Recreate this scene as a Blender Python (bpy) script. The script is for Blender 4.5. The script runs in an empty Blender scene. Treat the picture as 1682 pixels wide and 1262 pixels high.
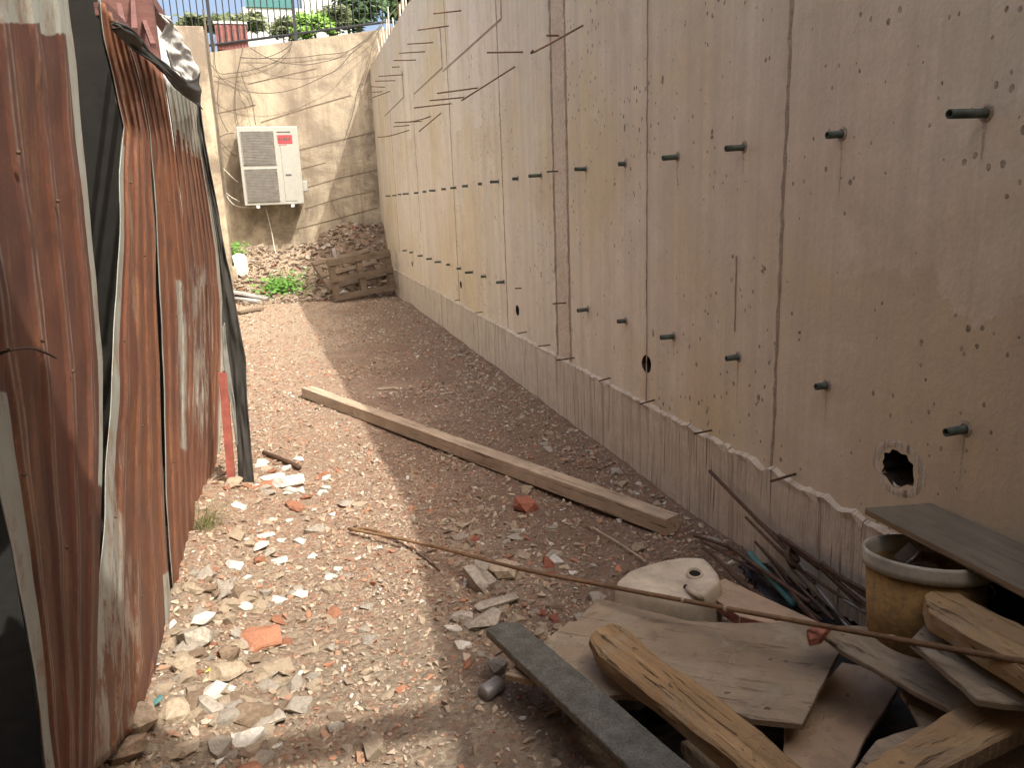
import bpy, bmesh, math, random
import numpy as np
from mathutils import Vector, Matrix, noise
random.seed(7)
C = bpy.context.scene.collection
SC = bpy.context.scene

# ---------------------------------------------------------------- camera, sky, sun, exposure
F, CX, CY, EYE = 1250., 841., 631., 1.55          # focal length and centre in photo pixels, eye height in metres
def _basis():
    d = Vector((471-CX, 348-CY, F)).normalized()   # the alley's vanishing point
    p = Vector((1471-CX, 348-1000*math.tan(math.radians(2.2))-CY, F))
    n = d.cross(p).normalized()
    up = -n if n.y > 0 else n
    x = d.cross(up).normalized()
    return Matrix((x, d, up))                      # rows: world X, Y, Z seen from the camera
RW = _basis()
cd = bpy.data.cameras.new('camera'); cam = bpy.data.objects.new('camera', cd); C.objects.link(cam)
m3 = RW @ Matrix(((1,0,0),(0,-1,0),(0,0,-1)))
cam.matrix_world = Matrix.Translation((0,0,EYE)) @ m3.to_4x4()
cd.sensor_width = 36; cd.lens = 36*F/1682; cd.clip_start = .02; cd.clip_end = 5000
SC.camera = cam
SUN = Vector((.63, -1.0, 1.5)).normalized()        # towards the sun
w = bpy.data.worlds.new('World'); SC.world = w; w.use_nodes = True
nt = w.node_tree; bg = nt.nodes['Background']
sky = nt.nodes.new('ShaderNodeTexSky'); sky.sky_type = 'NISHITA'; sky.sun_disc = False
sky.sun_elevation = math.asin(SUN.z); sky.sun_rotation = math.atan2(SUN.x, SUN.y)
sky.dust_density = 8; sky.air_density = .8; sky.ozone_density = .1
nt.links.new(sky.outputs[0], bg.inputs[0]); bg.inputs[1].default_value = .15
sl = bpy.data.lights.new('sun', 'SUN'); sl.energy = 2.15; sl.angle = math.radians(.6); sl.color = (1, .96, .87)
so = bpy.data.objects.new('sun', sl); C.objects.link(so); so.rotation_euler = SUN.to_track_quat('Z','Y').to_euler()
so.location = (6,-8,14)
SC.view_settings.view_transform = 'Standard'; SC.view_settings.look = 'None'
SC.view_settings.exposure = 1.3; SC.view_settings.gamma = 1

# ---------------------------------------------------------------- pixel -> real place
def ray(px, py): return RW @ Vector((px-CX, py-CY, F))
E0 = Vector((0,0,EYE))
def P(px, py, ax, val):
    d = ray(px, py); return E0 + d*((val-E0[ax])/d[ax])
def G(px, py, z=0.): return P(px, py, 2, z)
def PL(px, py, n, c):                              # plane n.p = c
    d = ray(px, py); n = Vector(n); return E0 + d*((c-n.dot(E0))/n.dot(d))
def sm(a, b, v):
    t = max(0., min(1., (v-a)/(b-a))); return t*t*(3-2*t)
def ter(x, y):
    z = .022*noise.noise((x*1.1, y*1.1, 3)) + .009*noise.noise((x*6, y*6, 1)) + .005*noise.noise((x*19, y*19, 7))
    z += .12*sm(-.12, -.62, x)*sm(1.2, 1.9, y)*(1-sm(3.9, 4.9, y))*(1+.5*noise.noise((x*5, y*5, 9)))
    z += .035*sm(1.35, 1.75, x)*(1-sm(12, 13, y))
    z += (.84+.40*sm(.0, 1.2, x)+.1*noise.noise((x*3, y*3, 2)))*sm(14.0, 15.5, y)
    return z
def at(px, py, dz=0.):
    a = E0; d = ray(px, py); d = d/d.y; y = .8
    while y < 15.55:                                # march along the line of sight to the terrain
        p = E0+d*y
        if p.z < ter(p.x, p.y)+dz: break
        y += .01 if y < 5 else .03
    return E0+d*y

# ---------------------------------------------------------------- mesh helpers
def link(o, parent=None):
    C.objects.link(o)
    if parent: o.parent = parent; o.matrix_parent_inverse = parent.matrix_world.inverted()
    return o
def mobj(name, verts, faces, mat, parent=None, smooth=False):
    me = bpy.data.meshes.new(name); me.from_pydata([tuple(v) for v in verts], [], faces); me.update()
    for m in (mat if isinstance(mat, (list, tuple)) else [mat]): me.materials.append(m)
    if smooth: me.polygons.foreach_set('use_smooth', [True]*len(me.polygons))
    return link(bpy.data.objects.new(name, me), parent)
def bobj(name, bm, mat, parent=None, smooth=False, M=None):
    bmesh.ops.recalc_face_normals(bm, faces=bm.faces[:])
    me = bpy.data.meshes.new(name); bm.to_mesh(me); bm.free()
    for m in (mat if isinstance(mat, (list, tuple)) else [mat]): me.materials.append(m)
    if smooth: me.polygons.foreach_set('use_smooth', [True]*len(me.polygons))
    o = bpy.data.objects.new(name, me)
    if M is not None: o.matrix_world = M
    return link(o, parent)
def tag(o, label=None, cat=None, group=None, kind=None):
    if label: o['label'] = label
    if cat: o['category'] = cat
    if group: o['group'] = group
    if kind: o['kind'] = kind
    return o
def empty(name, loc, label, cat, group=None):
    o = bpy.data.objects.new(name, None); o.location = loc; C.objects.link(o)
    o.empty_display_size = .1
    o.matrix_world = Matrix.Translation(loc)
    return tag(o, label, cat, group)
def box(bm, lo, hi, mi=0, M=None):
    vs = [bm.verts.new((x,y,z)) for x in (lo[0],hi[0]) for y in (lo[1],hi[1]) for z in (lo[2],hi[2])]
    if M is not None:
        for v in vs: v.co = M @ v.co
    for f in ((0,1,3,2),(4,6,7,5),(0,4,5,1),(2,3,7,6),(0,2,6,4),(1,5,7,3)):
        bm.faces.new([vs[i] for i in f]).material_index = mi
    return vs
def bevel(bm, wd, seg=1):
    bmesh.ops.bevel(bm, geom=bm.edges[:]+bm.verts[:], offset=wd, segments=seg, affect='EDGES', profile=.5)
def crom(pts, n=6):
    pts = [Vector(p) for p in pts]; out = []
    if len(pts) < 3: return pts
    for i in range(len(pts)-1):
        p0 = pts[max(i-1,0)]; p1 = pts[i]; p2 = pts[i+1]; p3 = pts[min(i+2,len(pts)-1)]
        for k in range(n):
            t = k/n
            out.append(.5*((2*p1)+(p2-p0)*t+(2*p0-5*p1+4*p2-p3)*t*t+(3*p1-p0-3*p2+p3)*t**3))
    return out+[pts[-1]]
def tube(bm, pts, r, seg=6, cap=True, mi=0):
    pts = [Vector(p) for p in pts]; rings = []
    for i, p in enumerate(pts):
        d = (pts[min(i+1,len(pts)-1)]-pts[max(i-1,0)]).normalized()
        a = d.orthogonal().normalized() if i == 0 else (a - d*a.dot(d)).normalized()
        b = d.cross(a); rr = r[i] if isinstance(r, (list, tuple)) else r
        rings.append([bm.verts.new(p+(a*math.cos(t*2*math.pi/seg)+b*math.sin(t*2*math.pi/seg))*rr) for t in range(seg)])
    for q, s in zip(rings, rings[1:]):
        for t in range(seg):
            bm.faces.new((q[t], q[(t+1)%seg], s[(t+1)%seg], s[t])).material_index = mi
    if cap:
        bm.faces.new(rings[0][::-1]).material_index = mi; bm.faces.new(rings[-1]).material_index = mi
    return rings
def pipe(bm, a, b, ro, ri, seg=12):
    a = Vector(a); b = Vector(b); d = (b-a).normalized(); u = d.orthogonal().normalized(); v = d.cross(u)
    R = []
    for p, r in ((a,ro),(b,ro),(b,ri),(a+(b-a)*.1,ri)):
        R.append([bm.verts.new(p+(u*math.cos(t*2*math.pi/seg)+v*math.sin(t*2*math.pi/seg))*r) for t in range(seg)])
    for q, s in zip(R, R[1:]):
        for t in range(seg): bm.faces.new((q[t], q[(t+1)%seg], s[(t+1)%seg], s[t]))
    bm.faces.new(R[3])
def lathe(bm, prof, seg=32, M=None, mi=0):
    R = []
    for r, z in prof:
        R.append([bm.verts.new((M @ Vector((r*math.cos(t*2*math.pi/seg), r*math.sin(t*2*math.pi/seg), z))) if M is not None else (r*math.cos(t*2*math.pi/seg), r*math.sin(t*2*math.pi/seg), z)) for t in range(seg)])
    for q, s in zip(R, R[1:]):
        for t in range(seg): bm.faces.new((q[t], q[(t+1)%seg], s[(t+1)%seg], s[t])).material_index = mi
    return R

# ---------------------------------------------------------------- materials
class NT:
    def __init__(s, name, rough=.85):
        s.m = bpy.data.materials.new(name); s.m.use_nodes = True; s.t = s.m.node_tree
        s.b = s.t.nodes['Principled BSDF']; s.b.inputs['Roughness'].default_value = rough
        s.b.inputs['Specular IOR Level'].default_value = .3
        s.tc = s.t.nodes.new('ShaderNodeTexCoord')
    def n(s, typ, **kw):
        x = s.t.nodes.new(typ)
        for k, v in kw.items(): setattr(x, k, v)
        return x
    def l(s, a, b): s.t.links.new(a, b)
    def co(s, scale=(1,1,1), src='Object', loc=(0,0,0), rot=(0,0,0)):
        mp = s.n('ShaderNodeMapping'); s.l(s.tc.outputs[src], mp.inputs[0])
        mp.inputs['Scale'].default_value = scale; mp.inputs['Location'].default_value = loc; mp.inputs['Rotation'].default_value = rot
        return mp.outputs[0]
    def noise(s, scale, co=None, detail=5, rough=.6, dist=0.):
        x = s.n('ShaderNodeTexNoise'); x.inputs['Scale'].default_value = scale
        x.inputs['Detail'].default_value = detail; x.inputs['Roughness'].default_value = rough; x.inputs['Distortion'].default_value = dist
        s.l(co if co is not None else s.co(), x.inputs['Vector']); return x.outputs['Fac']
    def vor(s, scale, co=None, feature='F1'):
        x = s.n('ShaderNodeTexVoronoi', feature=feature); x.inputs['Scale'].default_value = scale
        s.l(co if co is not None else s.co(), x.inputs['Vector']); return x
    def ramp(s, fac, stops, interp='LINEAR'):
        x = s.n('ShaderNodeValToRGB'); x.color_ramp.interpolation = interp
        el = x.color_ramp.elements
        while len(el) < len(stops): el.new(.5)
        for e, (p, c) in zip(el, stops):
            e.position = p; e.color = (c if isinstance(c, tuple) else (c,c,c))[:3]+(1,)
        s.l(fac, x.inputs[0]); return x.outputs[0]
    def mix(s, fac, a, b, mode='MIX'):
        x = s.n('ShaderNodeMix', data_type='RGBA', blend_type=mode)
        for i, v in ((0,fac),(6,a),(7,b)):
            if isinstance(v, (int,float)): x.inputs[i].default_value = v
            elif isinstance(v, tuple): x.inputs[i].default_value = v[:3]+(1,)
            else: s.l(v, x.inputs[i])
        return x.outputs[2]
    def math(s, op, a, b=0.):
        x = s.n('ShaderNodeMath', operation=op)
        for i, v in ((0,a),(1,b)):
            if isinstance(v, (int,float)): x.inputs[i].default_value = v
            else: s.l(v, x.inputs[i])
        return x.outputs[0]
    def done(s, col, bump=None, dist=.01, strength=.6, rough=None, metal=None):
        if isinstance(col, tuple): s.b.inputs['Base Color'].default_value = col[:3]+(1,)
        else: s.l(col, s.b.inputs['Base Color'])
        if bump is not None:
            x = s.n('ShaderNodeBump'); x.inputs['Distance'].default_value = dist; x.inputs['Strength'].default_value = strength
            s.l(bump, x.inputs['Height']); s.l(x.outputs[0], s.b.inputs['Normal'])
        if rough is not None: s.l(rough, s.b.inputs['Roughness'])
        if metal is not None:
            if isinstance(metal, (int,float)): s.b.inputs['Metallic'].default_value = metal
            else: s.l(metal, s.b.inputs['Metallic'])
        return s.m

def m_wall():
    k = NT('cast_concrete', .9)
    big = k.noise(.55, k.co((1,1,1)), 4); big2 = k.noise(.8, k.co((1,1,1), loc=(5,9,3)), 5)
    st = k.noise(1., k.co((1,7,.2)), 6, .7); fine = k.noise(60, None, 4); mid = k.noise(5, None, 8, .7); blot = k.noise(1.9, k.co(loc=(7,1,4)), 8, .72, .5)
    sep = k.n('ShaderNodeSeparateXYZ'); k.l(k.co(), sep.inputs[0])
    seams = [0.4, 2.535, 3.68, 4.86, 5.13, 6.45, 7.4, 8.48, 9.7, 10.87, 12.0, 13.2]; tone = [.35,.15,.7,.3,.9,.5,.2,.75,.4,.6,.25,.55,.4]
    pan = k.ramp(k.math('MULTIPLY', sep.outputs['Y'], 1/15.6), [(0., tone[0])]+[(y/15.6, t) for y, t in zip(seams, tone[1:])], 'CONSTANT')
    c = k.mix(k.ramp(big, [(.35,0.),(.65,1.)]), (.75,.665,.515), (.73,.61,.465))
    c = k.mix(k.math('MULTIPLY', pan, .45), c, (.65,.58,.455))
    c = k.mix(k.ramp(big2, [(.46,0.),(.66,.8)]), c, (.66,.52,.29))
    px_ = k.ramp(k.math('ADD', k.math('MULTIPLY', sep.outputs['Y'], -.45), k.math('MULTIPLY', k.math('SUBTRACT', big2, .5), 1.2)), [(-0.0,0.),(.0,0.)]) if 0 else k.ramp(k.math('ADD', k.math('MULTIPLY', sep.outputs['Y'], .3), k.math('MULTIPLY', k.math('SUBTRACT', big2, .5), .9)), [(.45,1.),(.85,0.)])
    pz_ = k.ramp(k.math('ADD', sep.outputs['Z'], k.math('MULTIPLY', k.math('SUBTRACT', blot, .5), .5)), [(0.,1.),(.9,1.),(1.25,0.)]) if 0 else k.math('LESS_THAN', k.math('ADD', sep.outputs['Z'], k.math('MULTIPLY', k.math('SUBTRACT', blot, .5), .8)), 1.22)
    c = k.mix(k.math('MULTIPLY', k.math('MULTIPLY', px_, pz_), .6), c, (.60,.43,.22))
    c = k.mix(k.ramp(st, [(.38,.5),(.58,0.)]), c, (.50,.42,.32))
    c = k.mix(k.ramp(blot, [(.56,0.),(.66,.4)]), c, (.77,.70,.57))
    c = k.mix(k.ramp(blot, [(.32,.45),(.44,0.)]), c, (.46,.37,.275))
    c = k.mix(k.ramp(mid, [(.3,.4),(.55,0.)]), c, (.50,.42,.32))
    c = k.mix(k.ramp(fine, [(.3,.22),(.7,0.)]), c, (.42,.35,.27))
    jit = k.noise(45, None, 3); pm = k.noise(1.7, k.co(loc=(2,2,2)), 4)
    thr = k.ramp(pm, [(.38,.10),(.62,.31)])
    v = k.vor(22, k.co((1,1,.75)))
    pit = k.math('LESS_THAN', k.math('ADD', v.outputs['Distance'], k.math('MULTIPLY', jit, .22)), thr)
    v2 = k.vor(6.5, k.co((1,1,.5), loc=(3,3,3)))
    pit2 = k.math('LESS_THAN', k.math('ADD', v2.outputs['Distance'], k.math('MULTIPLY', jit, .3)), .21)
    pt = k.math('MAXIMUM', pit, pit2)
    c = k.mix(k.math('MULTIPLY', pt, k.ramp(jit, [(.3,.95),(.6,.45)])), c, (.17,.125,.09))
    h = k.math('SUBTRACT', k.math('ADD', k.math('MULTIPLY', mid, .6), k.math('MULTIPLY', fine, .25)), pt)
    return k.done(c, h, .007, .8)
def m_base():
    k = NT('combed_concrete', .95)
    cb = k.noise(1., k.co((1,26,.9)), 4, .7)
    n = k.noise(9, None, 6, .7)
    g = k.noise(1., k.co((1,60,2.2), loc=(1,4,2)), 2, .5)
    c = k.mix(k.ramp(n, [(.3,0.),(.7,1.)]), (.50,.42,.325), (.66,.56,.435))
    c = k.mix(k.ramp(cb, [(.36,.7),(.5,0.)]), c, (.33,.255,.19))
    c = k.mix(k.ramp(g, [(.3,.85),(.37,0.)]), c, (.19,.14,.1))
    return k.done(c, k.math('ADD', k.math('ADD', cb, k.ramp(g, [(.28,0.),(.4,.6)])), k.math('MULTIPLY', n, .8)), .016, .9)
def m_stone(name, a, b, dirt, sc=8, per=False):
    k = NT(name, .93)
    n = k.noise(sc, None, 7, .65); f = k.noise(sc*9, None, 4, .6)
    c = k.mix(k.ramp(n, [(.32,0.),(.68,1.)]), a, b)
    c = k.mix(k.ramp(f, [(.34,.6),(.55,0.)]), c, dirt)
    return k.done(c, k.math('ADD', n, k.math('MULTIPLY', f, .4)), .012, .8)
def m_oldwall():
    k = NT('weathered_concrete', .95)
    n = k.noise(1.1, None, 9, .72, .4); p = k.noise(.7, k.co((1,1,.4)), 4)
    st = k.noise(1., k.co((5,5,.35)), 6, .7); f = k.noise(40, None, 4)
    c = k.mix(k.ramp(n, [(.42,0.),(.58,1.)]), (.19,.152,.11), (.48,.41,.29))
    c = k.mix(k.ramp(p, [(.42,.55),(.6,0.)]), c, (.27,.23,.175))
    c = k.mix(k.ramp(st, [(.34,.55),(.5,0.)]), c, (.17,.13,.09))
    c = k.mix(k.ramp(st, [(.60,0.),(.75,.35)]), c, (.56,.48,.35))
    c = k.mix(k.ramp(f, [(.3,.5),(.5,0.)]), c, (.2,.16,.12))
    return k.done(c, k.math('ADD', n, k.math('MULTIPLY', f, .3)), .02, .8)
def m_rust(name, a, b, d):
    k = NT(name, .6)
    at_ = k.n('ShaderNodeAttribute', attribute_name='zinc').outputs['Fac']
    rib = k.n('ShaderNodeAttribute', attribute_name='rib').outputs['Fac']
    edg = k.n('ShaderNodeAttribute', attribute_name='ribedge').outputs['Fac']
    st = k.noise(1., k.co((1,3.2,1.3)), 9, .74); st2 = k.noise(1., k.co((1,9,1.), loc=(3,1,2)), 8, .75)
    n = k.noise(3.2, None, 10, .74); f = k.noise(80, None, 6, .78); pk = k.noise(11, k.co((1,1,.5)), 9, .78)
    c = k.mix(k.ramp(rib, [(.3,0.),(.7,1.)]), a, b)
    c = k.mix(k.ramp(st, [(.40,.85),(.62,0.)]), c, d)
    c = k.mix(k.ramp(n, [(.46,0.),(.66,.7)]), c, b)
    c = k.mix(k.ramp(st2, [(.54,0.),(.68,.8)]), c, (.34,.165,.08))
    c = k.mix(k.ramp(pk, [(.3,.7),(.46,0.)]), c, (.085,.047,.038))
    c = k.mix(k.ramp(f, [(.36,.5),(.5,0.)]), c, (.095,.05,.036))
    c = k.mix(k.ramp(f, [(.58,0.),(.74,.4)]), c, (.34,.19,.11))
    zc = k.mix(n, (.29,.305,.27), (.45,.46,.40))
    zc = k.mix(k.ramp(pk, [(.5,0.),(.64,.85)]), zc, (.25,.13,.07))
    e2 = k.math('MULTIPLY', edg, k.ramp(pk, [(.40,0.),(.58,1.)]))
    c = k.mix(k.math('MULTIPLY', e2, .55), c, (.44,.37,.31))
    z = k.math('ADD', at_, k.math('MULTIPLY', k.math('SUBTRACT', k.math('ADD', k.math('MULTIPLY', pk, .6), k.math('MULTIPLY', st2, .4)), .5), 2.0))
    z = k.ramp(z, [(.44,0.),(.6,1.)])
    c = k.mix(z, c, zc)
    return k.done(c, k.math('ADD', k.math('MULTIPLY', f, .5), n), .004, .6, rough=k.ramp(z, [(0.,.62),(1.,.48)]))
def m_wood(name, a, b, d, crack=.5, sp=0., g=22, rough=.85, dirt=0.):
    k = NT(name, rough)
    gr = k.noise(1., k.co((1.6,g,g)), 7, .7, .4); g2 = k.noise(1., k.co((3.,g*3.2,g*3.2)), 4, .65)
    n = k.noise(4, None, 6, .65); sm_ = k.noise(7, k.co(loc=(3,7,1)), 9, .75, .6)
    c = k.mix(k.ramp(gr, [(.34,0.),(.66,1.)]), a, b)
    c = k.mix(k.ramp(n, [(.36,.6),(.58,0.)]), c, d)
    ck = k.ramp(g2, [(.36,crack),(.42,0.)])
    c = k.mix(ck, c, (.07,.045,.025))
    h = k.math('SUBTRACT', k.math('ADD', gr, k.math('MULTIPLY', n, .4)), ck)
    if dirt:
        c = k.mix(k.ramp(sm_, [(.52,0.),(.62,dirt)]), c, (.36,.30,.215))
        c = k.mix(k.ramp(sm_, [(.32,dirt),(.43,0.)]), c, (.16,.115,.075))
        h = k.math('ADD', h, k.ramp(sm_, [(.52,0.),(.62,.5)]))
    if sp:
        v = k.vor(16, k.co((.7,1,1))); jn = k.noise(40, None, 3)
        s_ = k.math('LESS_THAN', k.math('ADD', v.outputs['Distance'], k.math('MULTIPLY', jn, .5)), sp+.12)
        c = k.mix(k.math('MULTIPLY', s_, .8), c, (.10,.065,.035)); h = k.math('SUBTRACT', h, s_)
    return k.done(c, h, .005, .8)
def m_plain(name, col, rough=.6, var=.25, metal=0., sc=12):
    k = NT(name, rough)
    n = k.noise(sc, None, 6, .65)
    dk = tuple(x*(1-var) for x in col); lt = tuple(min(1, x*(1+var*.6)) for x in col)
    return k.done(k.mix(k.ramp(n, [(.35,0.),(.65,1.)]), dk, lt), n, .002, .4, metal=metal)
def m_gravel(name='gravel_bits', cols=None):
    k = NT(name, .95)
    g = k.n('ShaderNodeNewGeometry').outputs['Random Per Island']
    cols = cols or [(0.,(0.330,0.254,0.180)),(.22,(0.440,0.356,0.255)),(.40,(0.363,0.215,0.139)),(.56,(0.484,0.401,0.302)),(.68,(0.264,0.198,0.145)),(.82,(0.407,0.350,0.278)),(.90,(0.418,0.181,0.104)),(.965,(0.638,0.610,0.545))]
    c = k.ramp(g, cols, 'CONSTANT'); n = k.noise(30, None, 4)
    c = k.mix(k.ramp(n, [(.3,.5),(.6,0.)]), c, (0.231,0.175,0.128))
    return k.done(c, n, .004, .6)
def m_ground():
    k = NT('rubble_soil', .97)
    n = k.noise(.9, None, 6, .65); m_ = k.noise(6, None, 8, .72); f = k.noise(45, None, 7, .78)
    v = k.vor(42); vc = k.ramp(v.outputs['Color'], [(0.,(0.297,0.226,0.162)),(.3,(0.418,0.333,0.238)),(.5,(0.374,0.220,0.145)),(.7,(0.451,0.379,0.278)),(.88,(0.506,0.441,0.348)),(.95,(0.242,0.169,0.122))], 'CONSTANT')
    sep = k.n('ShaderNodeSeparateXYZ'); k.l(k.co(), sep.inputs[0])
    yy_ = k.math('ADD', k.math('MULTIPLY', sep.outputs['Y'], .1), k.math('MULTIPLY', k.math('SUBTRACT', n, .5), .9))
    c = k.ramp(yy_, [(.2,(0.396,0.322,0.232)),(.34,(0.385,0.249,0.174)),(.75,(0.374,0.243,0.168)),(1.,(0.396,0.322,0.232))])
    c = k.mix(k.ramp(m_, [(.34,.6),(.6,0.)]), c, (0.248,0.181,0.128))
    c = k.mix(.45, c, vc)
    shade_soil = k.math('ADD', sep.outputs['X'], k.math('MULTIPLY', k.math('SUBTRACT', k.noise(1.1, k.co(loc=(4,2,1)), 6, .7), .5), 3.2))  # red-brown soil patches, darker toward the wall to paint in its shade
    c = k.mix(k.ramp(shade_soil, [(.35,0.),(1.,.6)]), c, (.17,.105,.07))
    c = k.mix(k.ramp(f, [(.3,.75),(.52,0.)]), c, (.15,.105,.075))
    h = k.math('ADD', k.math('ADD', k.math('MULTIPLY', m_, .7), f), k.math('MULTIPLY', k.math('SUBTRACT', 1., v.outputs['Distance']), .6))
    return k.done(c, h, .022, 1.)

M = {}
M['wall'] = m_wall(); M['base'] = m_base(); M['old'] = m_oldwall(); M['gravel'] = m_gravel(); M['heap'] = m_gravel('heap_bits', [(0.,(.22,.165,.12)),(.25,(.29,.23,.165)),(.45,(.17,.125,.09)),(.62,(.34,.28,.21)),(.78,(.25,.2,.155)),(.9,(.27,.13,.085)),(.96,(.45,.41,.34))]); M['ground'] = m_ground()
M['seam'] = m_stone('form_seam', (.33,.255,.19), (.48,.39,.30), (.18,.125,.09), 18)
M['stain'] = m_stone('rusty_strip', (.54,.44,.33), (.63,.53,.405), (.38,.24,.15), 7)
M['pale_band'] = m_stone('pale_band_concrete', (.68,.595,.475), (.72,.63,.51), (.6,.51,.4), 3)
M['rustA'] = m_rust('rusty_tin_brown', (.14,.053,.035), (.21,.08,.045), (.085,.045,.037))
M['rustB'] = m_rust('rusty_tin_orange', (.165,.06,.037), (.29,.115,.05), (.105,.05,.04))
M['s_beige'] = m_stone('beige_stone', (.37,.295,.205), (.48,.39,.285), (.23,.17,.12))
M['s_grey'] = m_stone('grey_concrete_lump', (.34,.30,.245), (.47,.42,.35), (.22,.18,.14))
M['s_white'] = m_stone('white_plaster', (.58,.555,.49), (.74,.71,.65), (.40,.33,.25), 5)
M['s_brick'] = m_stone('orange_brick', (.34,.145,.08), (.43,.21,.125), (.24,.12,.08), 14)
M['s_red'] = m_stone('red_brick', (.28,.095,.06), (.36,.14,.09), (.15,.07,.05))
M['s_brown'] = m_stone('brown_clod', (.22,.155,.105), (.30,.22,.15), (.13,.09,.06))
M['timber'] = m_wood('planed_timber', (.40,.30,.205), (.53,.415,.30), (.31,.225,.15), .7, .12, 20, dirt=.65)
M['rotten'] = m_wood('rotten_timber', (.19,.11,.05), (.43,.285,.14), (.29,.185,.09), 1., .25, 26, dirt=.4)
M['yellow'] = m_wood('yellow_timber', (.33,.21,.10), (.44,.30,.155), (.25,.155,.08), .9, .21, 20, dirt=.45)
M['ply'] = m_wood('dusty_plywood', (.275,.21,.14), (.35,.275,.19), (.21,.15,.095), .5, .2, 10, dirt=.75)
M['greyply'] = m_wood('grey_dusty_board', (.25,.19,.125), (.36,.28,.19), (.18,.13,.08), .9, .2, 14, dirt=.85)
M['pink'] = m_wood('pink_chipboard', (.42,.30,.20), (.47,.335,.225), (.37,.255,.165), 0., .2, 5, dirt=.4)
M['darkboard'] = m_stone('mottled_dark_board', (.075,.072,.06), (.17,.165,.14), (.045,.043,.036), 16)
M['slate'] = m_wood('grey_wet_plank', (.15,.125,.09), (.25,.21,.15), (.12,.10,.07), .4, 0, 18)
M['plankedge'] = m_wood('raw_plank_edge', (.22,.15,.09), (.31,.22,.13), (.16,.105,.06), .8)
M['pallet'] = m_wood('old_pallet_wood', (.15,.11,.075), (.24,.18,.125), (.12,.085,.055), .6)
M['grey_wood'] = m_wood('silvered_wood', (.3,.285,.265), (.45,.43,.4), (.24,.22,.2), .5)
M['rebar'] = m_plain('rusty_rebar', (.095,.055,.035), .8, .4, 0, 60)
M['starter'] = m_plain('brown_rebar', (.19,.115,.07), .85, .4, 0, 60)
M['cane'] = m_wood('brown_cane', (.16,.09,.045), (.27,.16,.085), (.1,.06,.03), .3)
M['canejoint'] = m_plain('cane_joint', (.42,.34,.24), .7)
M['pvc'] = m_plain('green_plastic_pipe', (.085,.105,.08), .6, .5, 0, 25)
M['teal'] = m_plain('teal_plastic', (.06,.17,.16), .5, .25)
M['cable'] = m_plain('dark_cable', (.13,.105,.08), .7)
M['cablew'] = m_plain('pale_hose', (.55,.52,.45), .6)
M['white'] = m_plain('ivory_enamel', (.34,.34,.30), .4, .06)
M['grille'] = m_plain('grey_grille', (.40,.39,.33), .5, .12)
M['dark'] = m_plain('shade_black', (.015,.014,.012), .9)  # near-black colour stands in for shade inside the shed and openings
M['redlabel'] = m_plain('red_sticker', (.36,.06,.065), .5, .1)
M['blacktext'] = m_plain('dark_print', (.09,.08,.075), .6, .1)
M['blackmetal'] = m_plain('black_paint', (.03,.032,.035), .5)
M['tarp'] = m_plain('black_tarp', (.045,.043,.038), .65, .3, 0, 5)
M['greytarp'] = m_plain('grey_tarp', (.2,.2,.18), .6, .3)
M['whitetarp'] = m_stone('white_tarpaulin', (.60,.60,.56), (.76,.76,.72), (.34,.33,.3), 6)
M['redpost'] = m_plain('red_oxide_steel', (.33,.1,.075), .6, .3)
M['redwood'] = m_wood('red_stained_timber', (.13,.06,.05), (.2,.1,.085), (.1,.05,.045), .3)
M['whitewall'] = m_stone('white_render', (.56,.57,.56), (.66,.67,.66), (.46,.46,.44), 4)
M['jug'] = m_plain('dusty_white_plastic', (.54,.46,.345), .5, .35, 0, 6)
M['rim'] = m_plain('grubby_white_plastic', (.40,.36,.285), .55, .35)
M['bucket'] = m_stone('yellowed_bucket', (.19,.12,.045), (.40,.235,.075), (.12,.085,.055), 5)
M['black'] = m_plain('black_plastic_and_shade', (.022,.02,.02), .45, .4)
M['steel'] = m_plain('grey_steel_tube', (.24,.225,.21), .45, .25, .3)
M['terracotta'] = m_stone('terracotta_tile', (.36,.235,.16), (.44,.3,.21), (.28,.18,.12), 6)
M['crate'] = m_plain('faded_red_plastic', (.25,.105,.09), .6, .25)
M['grass'] = m_plain('dry_grass', (.22,.22,.085), .8, .4, 0, 3)
M['weed'] = m_plain('fresh_weed', (.09,.22,.035), .7, .4, 0, 4)
def m_leaf(name, a, b):
    k = NT(name, .7); g = k.n('ShaderNodeNewGeometry').outputs['Random Per Island']
    return k.done(k.mix(g, a, b))
M['leafd'] = m_leaf('dark_foliage', (.035,.07,.03), (.08,.13,.05))
M['leafl'] = m_leaf('lime_foliage', (.13,.26,.04), (.22,.36,.07))
M['leafo'] = m_leaf('olive_foliage', (.07,.095,.04), (.15,.17,.08))
M['bark'] = m_wood('bark', (.1,.075,.055), (.17,.13,.1), (.08,.06,.045))
M['asphalt'] = m_plain('street_asphalt', (.12,.115,.105), .9)
M['lawn'] = m_plain('street_verge', (.12,.17,.05), .9, .4, 0, 2)
M['hill'] = m_stone('far_hill', (.12,.16,.18), (.17,.21,.22), (.1,.13,.14), .02)
M['glass'] = m_plain('teal_glass', (.07,.19,.19), .2, .2)
M['house'] = m_plain('white_house', (.5,.5,.49), .8, .08)

# ---------------------------------------------------------------- ground
xs = list(np.arange(-2.6, 2.0, .03)); ys = list(np.arange(-3, .9, .1))+list(np.arange(.9, 6, .03))+list(np.arange(6, 15.8, .07))
V = [(x, y, ter(x, y)) for y in ys for x in xs]; nx = len(xs)
Fc = [(j*nx+i, j*nx+i+1, (j+1)*nx+i+1, (j+1)*nx+i) for j in range(len(ys)-1) for i in range(nx-1)]
tag(mobj('ground', V, Fc, M['ground'], smooth=True), kind='structure')

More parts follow.
